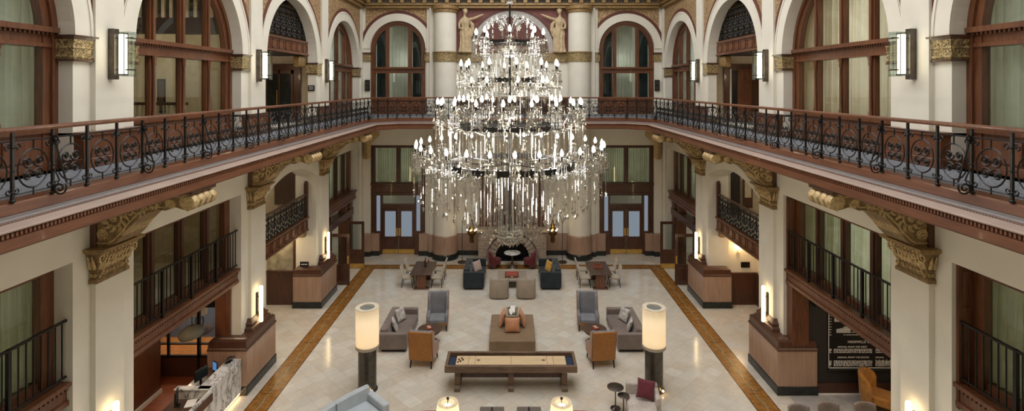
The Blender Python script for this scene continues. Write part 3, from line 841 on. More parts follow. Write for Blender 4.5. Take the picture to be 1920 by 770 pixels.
for s in (-1, 1):
    M = SIDE(s); nm = SN[s]; uc, R = BAYS['C']
    for zb, zt, hr, lab, w in ((10.43, 10.98, 1.17, 'upper balcony', .46), (3.15, 3.72, .92, 'mezzanine balcony', .46)):
        t = thing('iron_balcony', 'ornate black iron balustrade over a panelled wood front, %s of the third %s bay' % (lab, nm), 'balcony', group='ornate iron balconies')
        P = MB(M).box(uc-2.27, uc+2.27, zb, zt, w-.02, w+.1).box(uc-2.29, uc+2.29, zt-.06, zt+.02, w-.08, w+.12).box(uc-2.28, uc+2.28, zb, zb+.07, w-.06, w+.1)
        obj('wood_front', P, FASCIA if zb > 5 else MAHOG, t, bevel=.01)
        Q = MB(M); n = 8; st = 4.5/n
        for k in range(n):
            a = uc-2.25+st*k
            for (x0,x1,y0,y1) in ((a+.06,a+st-.06,zb+.12,zb+.15),(a+.06,a+st-.06,zt-.14,zt-.11),(a+.06,a+.09,zb+.12,zt-.11),(a+st-.09,a+st-.06,zb+.12,zt-.11)): Q.box(x0,x1,y0,y1,w-.045,w-.02)
        obj('panel_moulding', Q, MAHOG, t)
        n = 9; st = 4.5/n; me = mesh_of('iron_panel', lace_mesh(st, hr))
        for k in range(n):
            obj('iron_panel', me, IRON, t, loc=(s*(XP+w+.03), uc-2.25+st*k, zt), rot=(0,0,PI/2))
        obj('handrail', MB(M).box(uc-2.27, uc+2.27, zt+hr, zt+hr+.06, w-.03, w+.09), MAHOG_D if zb < 5 else IRON, t, bevel=.01)
        if zb < 5:
            obj('newel_post', MB(M).box(uc+2.13, uc+2.27, zt, zt+1.4, w-.04, w+.1).ball((uc+2.2, zt+1.43, w+.03), .08), MAHOG_D, t)
            obj('support_corbel', MB(M).box(uc+1.95, uc+2.2, zb-.22, zb, w+.0, w+.3), GOLDS, t, bevel=.03)
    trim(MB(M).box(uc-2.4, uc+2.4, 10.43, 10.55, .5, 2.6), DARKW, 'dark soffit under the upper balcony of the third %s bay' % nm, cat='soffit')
    trim(MB(M).box(uc+1.6, uc+2.2, 9.95, 10.4, .5, .8), GOLDS, 'small gilded corbel under the upper balcony of the third %s bay' % nm, bevel=.06, cat='corbel')
    # alcove end wall with wood doors on the gallery
    u = 22.9
    P = MB(M).box(u, u+.1, ZF, 10.05, 1.0, 4.5).box(u-.05, u, 9.95, 10.1, 1.0, 3.0)
    trim(P, MAHOG_D, 'dark wood panelling at the end of the third %s gallery alcove' % nm, cat='panelling')
    if s == 1:
        t = thing(numbered('door'), 'open six panel wood door in the alcove of the third right gallery bay', 'door', kind='structure')
        obj('black_opening_sheet', MB(M).box(u-.01, u, ZF, 9.85, 1.3, 1.56), BLACK, t)  # black sheet paints the darkness of the opening
        D = MB(M).box(u-.05, u, ZF, 9.9, 1.56, 2.16)
        for w0 in (1.62, 1.89):
            for z0, z1 in ((7.8,8.5),(8.6,9.3),(9.4,9.8)): D.box(u-.07, u-.05, z0, z1, w0, w0+.2)
        obj('door_leaf', D, MAHOG, t, bevel=.008)
        obj('jamb', MB(M).box(u-.04,u,ZF,9.9,1.24,1.3), CREAM, t)
    else:
        t = thing(numbered('door'), 'pair of dark glazed doors in the alcove of the third left gallery bay', 'door', kind='structure')
        obj('door_frame', MB(M).box(u-.06, u, ZF, 9.85, 1.3, 1.38).box(u-.06,u,ZF,9.85,1.86,1.92).box(u-.06,u,ZF,9.85,2.4,2.48).box(u-.06,u,9.7,9.85,1.3,2.48), MAHOG_D, t)
        for w0 in (1.38, 1.92): obj('door_glass', MB(M).box(u-.03, u-.02, ZF, 9.7, w0, w0+.48), BLACKST, t)
        obj('pull_handle', MB(M).box(u-.1,u-.08,8.3,9.0,1.95,1.98), BRASS, t)
    # sign plaques
    if s == -1:
        t = thing('wall_plaque', 'small black direction plaque beside the left gallery alcove', 'sign')
        obj('plate', MB(M).box(22.25, 22.3, 8.97, 9.2, .16, .42), BLACK, t)
        for z in (9.12, 9.04): obj('lettering', MB(M).box(22.24, 22.25, z, z+.025, .2, .38), WHITE, t)
    # mezzanine room end wall
    if s == -1:
        t = thing('wall_panel', 'dark patterned wall panel behind the left mezzanine balcony', 'wall panel')
        obj('panel', MB(M).box(u-.03, u, 4.1, 5.6, 1.2, 2.1), WALNUT, t); obj('panel_frame', MB(M).box(u-.05,u,4.0,5.7,1.1,1.2), TAN, t)
    else:
        t = thing(numbered('door'), 'dark doorway behind the right mezzanine balcony', 'door', kind='structure')
        obj('door_leaf', MB(M).box(u-.03, u, 3.7, 5.6, 1.25, 1.68), DARKW, t); obj('door_frame', MB(M).box(u-.05,u,3.7,5.7,1.18,1.25).box(u-.05,u,5.6,5.7,1.18,1.75), TAN, t)  # flat dark sheet stands in for the unlit doorway
        t = thing('framed_picture', 'framed picture on the wall behind the right mezzanine balcony', 'picture')
        obj('frame', MB(M).box(u-.05, u, 3.95, 5.2, 1.8, 2.2), MAHOG_D, t); obj('print', MB(M).box(u-.06, u-.05, 4.4, 5.1, 1.86, 2.14), TAN, t)
    # ground floor alcove
    struct('wall_%s_alcove' % nm, MB(M).box(19.9 if s == -1 else 17.1, 22.6, 0, 3.4, 2.2, 2.3).box(22.45, 22.6, 0, 3.4, .3, 2.3), CREAM, 'cream wall of the %s ground floor alcove' % nm, 'wall')
    if s == 1:
        trim(MB(M).box(22.38, 22.45, 0, 1.3, .9, 2.2).box(22.36, 22.45, 1.26, 1.34, .9, 2.2), MAHOG_D, 'dark wood dado at the end of the right alcove', cat='dado')
        D = MB(M); D.add([(22.45,0,2.12),(17.2,0,2.12),(17.2,4.0,2.12),(22.0,1.3,2.12),(22.45,1.3,2.12),(22.45,0,2.2),(17.2,0,2.2),(17.2,4.0,2.2),(22.0,1.3,2.2),(22.45,1.3,2.2)],
              [(0,1,2,3,4),(5,6,7,8,9),(0,1,6,5),(1,2,7,6),(2,3,8,7),(3,4,9,8),(4,0,5,9)])
        trim(D, MAHOG_D, 'sloping dark wood dado beside the stairs in the right alcove', cat='dado')
        t = thing('candle_sconce', 'small glowing candle sconce on the cream wall of the right alcove', 'wall lamp', loc=(9.5, 22.38, 2.2))
        obj('back_plate', MB().lathe([(.05,-.02),(.06,0),(.02,.02)], 12), BRASS, t)
        obj('candle', MB().lathe([(.03,.0),(.03,.12)], 10), WHITE, t)
        obj('flame_bulb', MB().lathe([(.012,.12),(.04,.17),(.035,.22),(.004,.3)], 10), BULB, t)
        lamp('sconce_light', 'POINT', (9.5, 22.2, 2.5), 12, (255,200,130), .05)
        t = thing('wall_plaque', 'small dark plaque on the cream wall under the candle sconce', 'sign')
        obj('plate', MB().box(9.62, 9.98, 22.4, 22.45, 1.55, 1.78), BLACK, t)
    else:
        trim(MB(M).box(22.36, 22.45, 0, 1.42, .9, 2.2).box(22.33, 22.45, 1.36, 1.44, .9, 2.2).box(22.33,22.45,0,2.95,.95,1.08).box(22.33,22.45,2.85,2.95,.95,2.2), MAHOG_D, 'dark wood panelling round the etched glass in the left alcove', bevel=.006, cat='panelling')
        t = thing(numbered('window'), 'etched grey glass panel lit from above in the left alcove', 'window', kind='structure')
        obj('etched_glass', MB(M).box(22.4, 22.44, 1.44, 2.85, 1.08, 2.2), plain('etched_glass', (150,144,126), .3, .1, var=.2, scale=3), t)
        lamp('alcove_strip', 'AREA', (-9.7, 22.1, 3.0), 10, (255,226,180), 1.0, (0,0,0), .1)
        t = thing('wall_plaque', 'black plaque standing on the cap of the farthest left pedestal', 'sign')
        obj('plate', MB().box(-8.75, -8.4, 21.98, 22.02, 1.72, 1.93), BLACK, t)
        for k in range(5): obj('lettering', MB().box(-8.7+.055*k, -8.665+.055*k, 21.97, 21.98, 1.81, 1.85), WHITE, t)
    lamp('alcove_fill', 'POINT', (s*9.6, 20.5, 3.0), 30, (255,226,186), .15)  # added fill, no fixture, keeps the ground floor alcove from going dark
    lamp('mezz_room_fill', 'POINT', (s*10.2, 20.5, 6.6), 36, (255,244,226), .2)  # added fill without a fixture for the mezzanine room
    lamp('alcove_gallery_fill', 'POINT', (s*10, 20.5, 9.6), 20, (255,220,180), .15)  # added fill without a fixture for the gallery alcove
    # thermostat like black box on the corner pilaster
    t = thing('wall_speaker', 'small black box on the wall by the %s far gallery window' % nm, 'speaker', loc=(s*7.86, 28.98, 9.2))
    obj('case', MB().box(-.13, .13, -.08, 0, -.3, .3), BLACK, t, bevel=.01)
    obj('grille', MB().box(-.09,.09,-.09,-.08,.03,.24).box(-.09,.09,-.09,-.08,-.24,-.03), BRONZE, t)

# fourth bay ground floor: door frame and swung open leaves
for s in (-1, 1):
    M = SIDE(s); nm = SN[s]; uc, R = BAYS['D']
    t = thing(numbered('door'), 'dark wood door frame with glazed transom in the farthest bay of the %s wall' % nm, 'door', kind='structure')
    F = MB(M)
    for a, b in ((uc-R-.02, uc-R+.3), (uc+R-.35, uc+R+.02), (uc-1.2, uc-1.05), (uc+1.05, uc+1.2)): F.box(a, b, 0, 3.3, .35, .75)
    F.box(uc-R, uc+R, 2.4, 2.75, .3, .8)
    obj('door_frame', F, MAHOG_D, t, bevel=.01)
    obj('transom_glass', MB(M).box(uc-R+.2, uc+R-.2, 2.75, 3.3, .55, .56), GLASS, t)
    for y, x0, x1, h, lab in ((24.6, 7.5, 8.45, 2.36, 'nearer'), (26.85, 7.45, 8.35, 2.36, 'farther')):
        t = thing('door_leaf', 'open glazed wood door leaf, %s of the pair in front of the %s far bay' % (lab, nm), 'door', loc=(s*x0, y, 0), group='open door leaves')
        w = x1-x0
        D = MB()
        bx = lambda a,b,z0,z1,d=.03: D.box(min(s*a,s*b), max(s*a,s*b), -d, d, z0, z1)
        bx(0,.13,.02,h); bx(w-.13,w,.02,h); bx(.13,w-.13,h-.14,h,.027); bx(.13,w-.13,.02,.95,.027)
        obj('leaf_frame', D, MAHOG_D, t, bevel=.008)
        P = MB()
        for a in (.16, w/2+.03): P.box(min(s*a,s*(a+w/2-.2)), max(s*a,s*(a+w/2-.2)), -.045, .045, .25, .8)
        obj('raised_panel', P, MAHOG_D, t, bevel=.015)
        obj('pane', MB().box(min(s*.12,s*(w-.12)), max(s*.12,s*(w-.12)), -.006, .006, .94, h-.13), GLASS, t)
        if lab == 'farther':
            obj('kick_plate', MB().box(min(0,s*w), max(0,s*w), -.035, -.03, .02, .25), BRASS, t)
        else:
            obj('push_plate', MB().box(min(s*.03,s*.1), max(s*.03,s*.1), -.05, -.03, 1.0, 1.35), BRASS, t)
    lamp('vestibule_fill', 'POINT', (s*10.3, 26, 2.8), 40, (255,226,186), .2)  # unseen fill added to brighten the space behind the doors

# ------------------------------------------------------------------ far wall
W = MB(FAR)
XW = 6.22
for e in (-1, 1):
    for a, b in ((7.7, 8.3), (4.2, 4.74)): W.box(min(e*a,e*b), max(e*a,e*b), 0, 5.95, 0, .5)
W.box(-4.3, 4.3, 0, 5.95, 0, .5); W.box(-8.3, 8.3, 5.95, ZF, 0, .5)
for e in (-1, 1):
    a, b = sorted((e*8.3, e*4.2)); c = e*XW
    W.box(a, c-1.5, ZF, 11.2, 0, .5); W.box(c+1.5, b, ZF, 11.2, 0, .5)
    W.prism(arch_poly(a, b, c, 1.5, 11.2, ZC), 0, .5)
W.box(-4.3, 4.3, ZF, ZC, 0, .5); W.box(-8.3, 8.3, ZC, 18, 0, .5)
struct('wall_far', W, CREAM, 'cream far wall of the hall with arched gallery windows', 'wall')
struct('wall_far_outer', MB().box(-13, 13, 32, 32.2, 0, 18), CREAM, 'outer wall of the vestibules beyond the far wall', 'wall')
struct('floor_vestibule', MB().box(-13, 13, 29.4, 32, -.3, 0).box(-13, 13, 29.5, 32, 7.3, 7.62), CREAM, 'floors of the vestibules beyond the far wall', 'floor')
struct('wall_back', MB().box(-13, 13, -6.3, -6, 0, 18), CREAM, 'cream wall at the near end of the hall', 'wall')
trim(MB(FAR).prism([(-3.1,10.95),(3.1,10.95),(3.1,ZC),(-3.1,ZC)], -.03, 0), MAROON, 'maroon wall panel between the round columns behind the statues', cat='wall panel')
trim(MB(FAR).ring(0, 10.95, 1.98, 2.3, -.06, 0, n=40), plain('grey_arch_paint', (176,170,162), .6), 'cream arch on the maroon panel behind the chandelier', smooth=30, cat='arch')
trim(MB(FAR).ring(0, 10.95, 2.32, 2.42, -.07, 0, n=40), REDBAND, 'dark band round the cream arch behind the chandelier', smooth=30, cat='arch band')
trim(MB(FAR).ring(0, 10.95, .02, 1.95, -.04, 0, n=40), REDBAND, 'dark lunette inside the arch behind the chandelier', cat='lunette')
for e in (-1, 1):
    c = e*XW; nm = SN[e]
    trim(MB(FAR).ring(c, 11.2, 1.5, 1.9, -.06, .02, n=40), CREAM, 'cream archivolt of the %s gallery arch on the far wall' % nm, smooth=30, cat='archivolt')
    trim(MB(FAR).ring(c, 11.2, 1.9, 2.06, -.04, .02, n=40), REDBAND, 'red brown band round the %s arch on the far wall' % nm, smooth=30, cat='arch band')
    a, b = sorted((e*7.98, e*4.44))
    trim(MB(FAR).prism(arch_poly(a+.02, b-.02, c, 1.72, 11.25, ZC), -.03, .0), GOLDP, 'gilded spandrel over the %s arch of the far wall' % nm, cat='spandrel')
    for k, (p, q) in enumerate(((c-e*1.88, c-e*1.46), (c+e*1.46, c+e*1.86))):
        p, q = sorted((p, q))
        t = thing('gilded_impost', 'gilded impost on the %s side of the %s arch of the far wall' % ('inner' if k == 0 else 'outer', nm), 'impost', group='gilded imposts of the far wall')
        obj('relief_block', MB(FAR).box(p, q, 10.5, 10.9, -.1, .3), GOLDB, t, bevel=.02)
        obj('cap_moulding', MB(FAR).box(p-.03, q+.03, 10.9, 10.98, -.14, .3), MAHOG_D, t)
    arched_window(FAR, c, 1.44, 11.2, ZF, 8.5, 9.87, 10.2, (-.62, .62), 'arched wood window with a door in it, %s end of the far gallery' % nm, wf=.12, wg=.25, frame=.18, halfmull=.1)
    for d in (-1, 1): curtain(FAR, c+d*1.0-.33, c+d*1.0+.33, 7.7, 12.7, .7, CURTB, 'dark blue curtain on the %s side of the %s arched window of the far wall' % (SN[d], nm), .04, .13)
    curtain(FAR, c-.6, c+.6, 7.7, 12.7, 1.3, CURT, 'pale curtain behind the door of the %s arched window of the far wall' % nm, .03, .2)
    # round column
    t = thing('round_column', 'cream round column with marble base, %s of the fireplace' % nm, 'column', loc=(e*3.6, 28.6, 0), group='round columns of the far wall')
    obj('shaft', MB().lathe([(.61,1.2),(.605,7.0),(.6,13.2)], 48), CREAM, t, smooth=30)
    obj('marble_dado', MB().lathe([(.655,.28),(.655,1.22),(.63,1.26),(.61,1.27)], 48), PINK, t, smooth=30)
    obj('black_base', MB().lathe([(.72,0),(.72,.22),(.68,.29),(.6,.3)], 48), BLACKST, t, smooth=30)
    obj('gilded_band', MB().lathe([(.61,10.44),(.64,10.46),(.64,10.9),(.68,10.93),(.68,10.98),(.61,11.0)], 48), GOLDB, t, smooth=30)
    obj('gilded_necking', MB().lathe([(.6,13.05),(.66,13.08),(.66,13.2),(.74,13.25),(.74,13.4)], 48), GOLDS, t, smooth=30)
    # flat pilaster beside the column
    a, b = sorted((e*4.25, e*4.62))
    trim(MB(FAR).box(a, b, 0, ZC, -.14, 0), CREAM, 'flat pilaster between the %s round column and the far %s window' % (nm, nm), cat='pilaster')
    a, b = sorted((e*2.9, e*4.3))
    trim(MB(FAR).box(a, b, 0, ZC, -.02, 0).box(*sorted((e*4.15,e*4.45)), 0, ZC, -.3, 0), CREAM, 'cream wall return behind the %s round column' % nm, cat='wall return')
    a, b = sorted((e*4.2, e*4.66))
    trim(MB(FAR).box(a, b, 10.46, 10.96, -.2, 0), GOLDB, 'gilded band across the flat %s pilaster of the far wall' % nm, bevel=.02, cat='band')
    a, b = sorted((e*1.6, e*3.1))
    trim(MB(FAR).box(a, b, 10.46, 10.96, -.12, 0), GOLDB, 'gilded band under the %s statue on the far wall' % nm, bevel=.02, cat='band')
    # marble dado of the far wall
    D = MB(FAR); K = MB(FAR)
    for p, q, w in ((7.64, 8.2, -.3), (7.2, 7.7, -.16), (4.3, 5.05, -.16), (4.12, 4.5, -.36), (1.75, 3.1, -.06)):
        p, q = sorted((e*p, e*q)); D.box(p, q, .24, 1.18, w, 0); K.box(p-.01, q+.01, 0, .25, w-.03, 0)
    trim(D, PINK, 'pink marble dado along the far wall on the %s' % nm, cat='dado')
    tag(obj('baseboard_far_%s' % nm, K, BLACKST), 'black stone baseboard of the far wall on the %s' % nm, 'baseboard', kind='structure')
    # tall window over double doors
    t = thing(numbered('window'), 'tall two light window with pale curtains above the %s double doors of the far wall' % nm, 'window', kind='structure')
    F = MB(FAR)
    F.box(c-1.46, c-1.28, 1.18, 5.95, .05, .35).box(c+1.28, c+1.46, 1.18, 5.95, .05, .35).box(c-1.28, c+1.28, 5.8, 5.97, .056, .35).box(c-.11, c+.11, 3.8, 5.9, .08, .32)
    F.box(c-1.46, c+1.46, 3.3, 3.9, .08, .35).box(c-1.5, c+1.5, 3.8, 3.88, -.02, .3).box(c-1.46,c+1.46,3.26,3.36,.0,.3)
    obj('window_frame', F, MAHOG_D, t, bevel=.012)
    for d in (-1, 1): obj('pane', MB(FAR).box(*sorted((c+d*.1, c+d*1.3)), 3.88, 5.82, .2, .208), GLASS, t)
    curtain(FAR, c-1.25, c+1.25, 3.85, 5.85, .45, CURTG, 'pale green pleated curtain in the window above the %s double doors' % nm, .035, .12)
    t = thing(numbered('door'), 'dark wood double doors with frosted glass at the %s end of the far wall' % nm, 'door', kind='structure')
    F = MB(FAR)
    for a, b in ((-1.3,-1.2),(-.98,-.88),(.88,.98),(1.2,1.3)): F.box(c+a, c+b, 1.18 if abs(a)>1.1 else 0, 3.3, .08, .34)
    F.box(c-.9, c+.9, 2.5, 2.72, .08, .34).box(c-1.3,c+1.3,3.2,3.32,.08,.34).box(c-1.3,c-.9,0,1.25,.05,.3).box(c+.9,c+1.3,0,1.25,.05,.3)
    obj('door_frame', F, MAHOG_D, t, bevel=.01)
    obj('transom_light', MB(FAR).box(c-.9, c+.9, 2.72, 3.22, .2, .21), GLASS, t)
    for d in (-1, 1):
        obj('sidelight', MB(FAR).box(*sorted((c+d*.97, c+d*1.22)), 1.2, 3.22, .2, .21), FROST, t)
        L = MB(FAR); x0, x1 = sorted((c+d*.01, c+d*.88))
        L.box(x0,x0+.14,.02,2.5,.14,.2).box(x1-.14,x1,.02,2.5,.14,.2).box(x0+.14,x1-.14,2.33,2.5,.146,.2).box(x0+.14,x1-.14,.02,.95,.146,.2)
        lf = obj('door_leaf', L, MAHOG_D, t, bevel=.008)
        obj('frosted_pane', MB(FAR).box(x0+.13, x1-.13, .94, 2.34, .165, .175), FROST, lf)
        obj('raised_panel', MB(FAR).box(x0+.2, x1-.2, .36, .82, .12, .14), MAHOG_D, lf, bevel=.01)
        obj('kick_plate', MB(FAR).box(x0+.01, x1-.01, .02, .26, .125, .14), BRASS, lf)
        obj('push_plate', MB(FAR).box(*sorted((c+d*.03, c+d*.12)), 1.0, 1.42, .11, .14), BRASS, lf)
for e in (-1, 1):
    lamp('vestibule_upper_fill', 'POINT', (e*XW, 31, 10.6), 22, (255,250,240), .3)  # unseen fill added behind the far arched windows
    lamp('vestibule_mid_fill', 'POINT', (e*XW, 30.8, 5.0), 26, (255,250,240), .3)  # unseen fill added behind the windows over the far doors
# gallery level wood wainscot of the far wall
trim(MB(FAR).box(-4.7, 4.7, ZF, 8.5, -.06, 0).box(-4.72, 4.72, 8.44, 8.54, -.1, 0), MAHOG_D, 'dark wood wainscot of the far gallery wall behind the chandelier', cat='wainscot')
trim(MB().box(-7.9, 7.9, 28.7, 29, ZC-.05, ZC+.1).box(-7.9, 7.9, 28.6, 29, ZC+.1, ZC+.22).box(-7.9, 7.9, 28.45, 29, ZC+.5, ZC+.7), GOLDS, 'gilded cornice across the far wall', bevel=.02, cat='cornice')
K = MB()
for k in range(27): K.box(-7.8+.6*k, -7.6+.6*k, 28.55, 28.9, ZC+.22, ZC+.5)
trim(K, GOLDS, 'row of gilded blocks above the far cornice', cat='cornice blocks')
trim(MB().box(-7.9, 7.9, 28.85, 29, ZC+.2, ZC+.6), plain('cornice_recess', (112,100,86), .6), 'dark recess behind the gilded blocks of the far cornice', cat='recess')

# statues
def statue(e):
    t = MB()
    rows = [(0,.30,.17),(.06,.31,.18),(.3,.27,.16),(.65,.25,.15),(.95,.265,.16),(1.12,.24,.15),(1.28,.185,.13),(1.42,.2,.145),(1.55,.225,.15),(1.66,.23,.12),(1.74,.15,.1),(1.79,.07,.07),(1.92,.065,.065)]
    def f(a, b):
        k = a*(len(rows)-1); i = min(int(k), len(rows)-2); q = k-i
        z, rx, ry = [rows[i][j]*(1-q)+rows[i+1][j]*q for j in range(3)]
        th = 2*PI*b; fold = 1 + (.13*sin(9*th + 3*z) if z < 1.25 else .07*sin(7*th+4*z) if z < 1.6 else 0)
        return (rx*fold*cos(th) + .03*sin(z*2), ry*fold*sin(th), z)
    t.grid(f, 60, 40, cv=True)
    t.ball((0,0,.02), .3, .16, .05)
    t.ball((.01,-.02,2.04), .105, .12, .15, 16, 12)                   # head
    t.ball((.02,-.13,2.02), .018, .03, .03); t.ball((.01,.02,2.1), .125, .13, .12, 14, 10); t.ball((-.07,.03,2.12), .07,.08,.07)
    t.tube([(.17,-.02,1.64),(.42,-.06,1.7),(.7,-.08,1.82),(.82,-.08,1.88)], [.085,.07,.058,.042], 10)
    for k in range(4): t.tube([(.8,-.08,1.87),(.88,-.08+.012*(k-1.5),1.905-.012*k),(.93-.012*k,-.08+.014*(k-1.5),1.915-.02*k)], .016, 6)
    t.tube([(.8,-.09,1.87),(.83,-.11,1.92)], .012, 6)
    t.tube([(-.18,-.02,1.63),(-.27,-.06,1.4),(-.25,-.13,1.2),(-.12,-.2,1.18)], [.075,.062,.05,.035], 10)
    for k in range(4): t.tube([(-.13,-.2,1.18),(-.06,-.21,1.2-.016*k),(-.01,-.2,1.2-.02*k)], .013, 6)
    t.tube([(.2,.0,1.62),(.34,.02,1.4),(.36,.02,1.1),(.32,.02,.8)], [.05,.1,.1,.04], 8)      # hanging drapery
    for v in range(len(t.v)):
        x, y, z = t.v[v]; t.v[v] = (-e*x, y, z)
    o = obj('relief_statue', t, STATUE, smooth=60, loc=(e*2.55, 28.78, 10.97))
    r = o.modifiers.new('one_surface', 'REMESH'); r.mode = 'VOXEL'; r.voxel_size = .018; r.use_smooth_shade = True
    o.scale = (1.14, 1, 1.08)
    return tag(o, 'gilded relief statue of a robed woman, arm stretched towards the centre, %s of the chandelier' % SN[e], 'statue')
statue(-1); statue(1)

# ------------------------------------------------------------------ fireplace
t = thing('stone_fireplace', 'rough stone fireplace with round arched black hearth below the chandelier', 'fireplace', loc=(0, 29, 0))
b = MB().box(-1.78, -.9, -1.1, 0, 0, .2).box(.9, 1.78, -1.1, 0, 0, .2)
p = arch_poly(-1.78, 1.78, 0, .9, .2, 1.55); b.prism(p, -1.1, 0, 'y')
obj('stone_surround', b, STONE, t)
v = MB()
for k in range(15):
    a0 = PI*k/15+.02; a1 = PI*(k+1)/15-.02
    q = [( .88*cos(a0), .2+.88*sin(a0)), (1.3*cos(a0), .2+1.3*sin(a0)), (1.3*cos(a1), .2+1.3*sin(a1)), (.88*cos(a1), .2+.88*sin(a1))]
    v.prism(q, -1.15, -1.0, 'y')
obj('arch_stones', v, STONE, t, bevel=.012)
obj('mantel_shelf', MB().box(-1.88, 1.88, -1.2, 0, 1.52, 1.64), STONE, t, bevel=.02)
obj('chimney_breast', MB().box(-1.75, 1.75, -.45, 0, 1.64, 4.6).box(-1.6,1.6,-.5,-.45,1.9,4.3), MAHOG_D, t, bevel=.02)
obj('hearth', MB().box(-.95, .95, -.35, -.05, 0, 1.3).box(-.9, .9, -1.05, 0, 0, .02), BLACK, t)
g = MB()
for k in range(9): g.tube([(-.48+.12*k,-.75,.1),(-.48+.12*k,-.75,.4)], .012, 5)
g.tube([(-.5,-.75,.2),(.5,-.75,.2)], .015, 5).tube([(-.5,-.75,.36),(.5,-.75,.36)], .015, 5)
for k in range(3): g.tube([(-.4,-.55+.1*k,.2+.06*k),(.4,-.5+.06*k,.22+.05*k)], .05, 7)
obj('fire_grate', g, BLACK, t)
obj('iron_arch', MB().tube([(1.33*cos(PI*k/24), -1.18, .2+1.3*sin(PI*k/24)) for k in range(25)], .022, 6).tube([(-.75,-1.17,.95),(.75,-1.17,.95)],.014,5), IRON, t)

# ------------------------------------------------------------------ ceiling with skylight
C = MB().box(-13, -5, -6.3, 32.2, 18, 18.3).box(5, 13, -6.3, 32.2, 18, 18.3).box(-5, 5, -6.3, 2, 18, 18.3).box(-5, 5, 27, 32.2, 18, 18.3)
struct('ceiling', C, CREAM, 'cream ceiling of the hall round a long skylight', 'ceiling')

# ------------------------------------------------------------------ right lounge: black wall with the timetable board
struct('wall_timetable', MB().box(8.8, 12.7, 15.9, 16.0, .3, 3.3), DARKW, 'black wall of the right lounge carrying the timetable board', 'wall')
tag(obj('baseboard_timetable', MB().box(8.95, 12.7, 15.87, 15.9, .02, .34), MAHOG_D), 'dark wood skirting under the timetable wall', 'baseboard', kind='structure')
trim(MB().box(8.95, 12.7, 15.84, 15.87, 0.006, .05), WHITE, 'white strip at the foot of the timetable wall', cat='trim')
struct('wall_lounge_jamb', MB().box(8.3, 8.82, 15.84, 16.2, 1.3, 3.3), MAHOG, 'polished wood jamb between the lounge opening and the middle right pier', 'wall', bevel=.02)
t = thing('timetable_board', 'black train arrival board with white lettering on the lounge wall', 'sign', loc=(9.4, 15.86, .8))
obj('panel', MB().box(0, 3.1, 0, .04, 0, 2.2), BLACK, t)
obj('border', MB().box(0,3.1,-.012,0,0,.02).box(0,.015,-.012,0,0,2.2).box(0,3.1,-.012,0,2.18,2.2), WHITE, t)
def text(s_, x, z, size, mat=WHITE):
    c = bpy.data.curves.new('lettering', 'FONT'); c.body = s_; c.size = size; c.extrude = .003; c.space_character = 1.05
    c.materials.append(mat)
    o = bpy.data.objects.new('lettering', c); COL.objects.link(o); o.parent = t
    me = bpy.data.meshes.new_from_object(o.evaluated_get(bpy.context.evaluated_depsgraph_get()))
    bpy.data.objects.remove(o); q = obj('lettering', me, None, t, loc=(x, -.01, z), rot=(PI/2, 0, 0))
text('NASHVILLE CHATTANOOGA & ST. LOUIS RY.', .57, .75, .105)
text('ARRIVAL FROM THE WEST', .26, .61, .072); text('REMARKS', 1.4, .615, .055)
text('ARRIVAL FROM THE SOUTH', .26, .30, .072); text('REMARKS', 1.4, .305, .055)
text('TIME TRAIN', .62, 1.2, .075)
r = random.Random(5); rows = MB()
def dashes(x0, x1, z, h=.016):
    x = x0
    while x < x1:
        w = r.uniform(.015,.07); rows.box(x, min(x+w,x1), -.008, 0, z, z+h); x += w + r.uniform(.012,.03)
for z in (.06,.09,.12,.15,.18,.21,.455,.49,.525,.555): 
    dashes(.16, 1.3, z); dashes(1.4, 1.95, z); dashes(2.15, 2.9, z); dashes(.03,.09,z)
for k in range(14):
    z = .98 + k*.08
    dashes(.45, 1.25, z); dashes(.03,.09,z); dashes(1.4,1.9,z); dashes(2.1,2.9,z)
for k in range(14): rows.box(.24+.03*k, .255+.03*k, -.008, 0, 1.05, 1.16+.006*k); rows.box(.18+.03*k, .195+.03*k, -.008, 0, 1.38, 1.54+.004*k)
for k in range(5): rows.box(1.4+.11*k,1.408+.11*k,-.008,0,.05,.26)
obj('table_rows', rows, WHITE, t)['kind'] = 'stuff'
obj('ledge', MB().box(0,3.1,-.06,0,-.05,-.02), BLACKST, t)
t = thing('wall_speaker', 'black projector like box high on the timetable wall beside the wood jamb', 'speaker', loc=(9.12, 15.9, 2.78))
obj('case', MB().box(-.2,.2,-.3,0,-.1,.12), BLACK, t, bevel=.04); obj('lens_strip', MB().box(-.15,.15,-.31,-.3,-.03,.02), GREYLEA, t)
lamp('lounge_fill', 'AREA', (10.2, 13.2, 3.2), 40, (255,232,204), 2.5, (0,0,0), 3)  # overhead fill panel added for the lounge, no fixture there
lamp('lounge_up_fill', 'POINT', (10.4, 13.5, 5.2), 25, (255,236,210), .3)  # added fill for the room above the lounge

# ------------------------------------------------------------------ left reception
struct('wall_reception', MB().box(-10.7, -10.55, 9, 16.0, 0, 3.3), MAHOG, 'mahogany boarded wall behind the reception', 'wall')
tag(obj('baseboard_reception', MB().box(-10.55, -10.5, 9, 16.0, .006, .12), CREAM), 'pale skirting along the mahogany reception wall', 'baseboard', kind='structure')
struct('wall_reception_jamb', MB().box(-8.95, -8.5, 16.05, 16.3, 0, 3.3), MAHOG, 'mahogany jamb between the reception opening and the middle left pier', 'wall', bevel=.01)
struct('wall_screen_room', MB().box(-12.7, -9.3, 19.5, 19.6, 0, 3.3), plain('slate_blue_wall', (104,124,160), .6), 'slate blue wall of the room behind the wire screen', 'wall')
struct('floor_screen_room', MB().box(-12.7, -9.2, 16.95, 19.5, 0.006, .012), plain('apricot_carpet', (206,142,84), .9), 'apricot floor of the room behind the wire screen', 'floor')
t = thing('wire_screen', 'black framed wire mesh screen at the back of the reception', 'screen', loc=(0, 16.85, 0))
obj('base_panel', MB().box(-12.4, -9.35, 0, .08, .006, .62).box(-12.4,-9.35,-.02,.08,.28,.3), MAHOG_D, t)
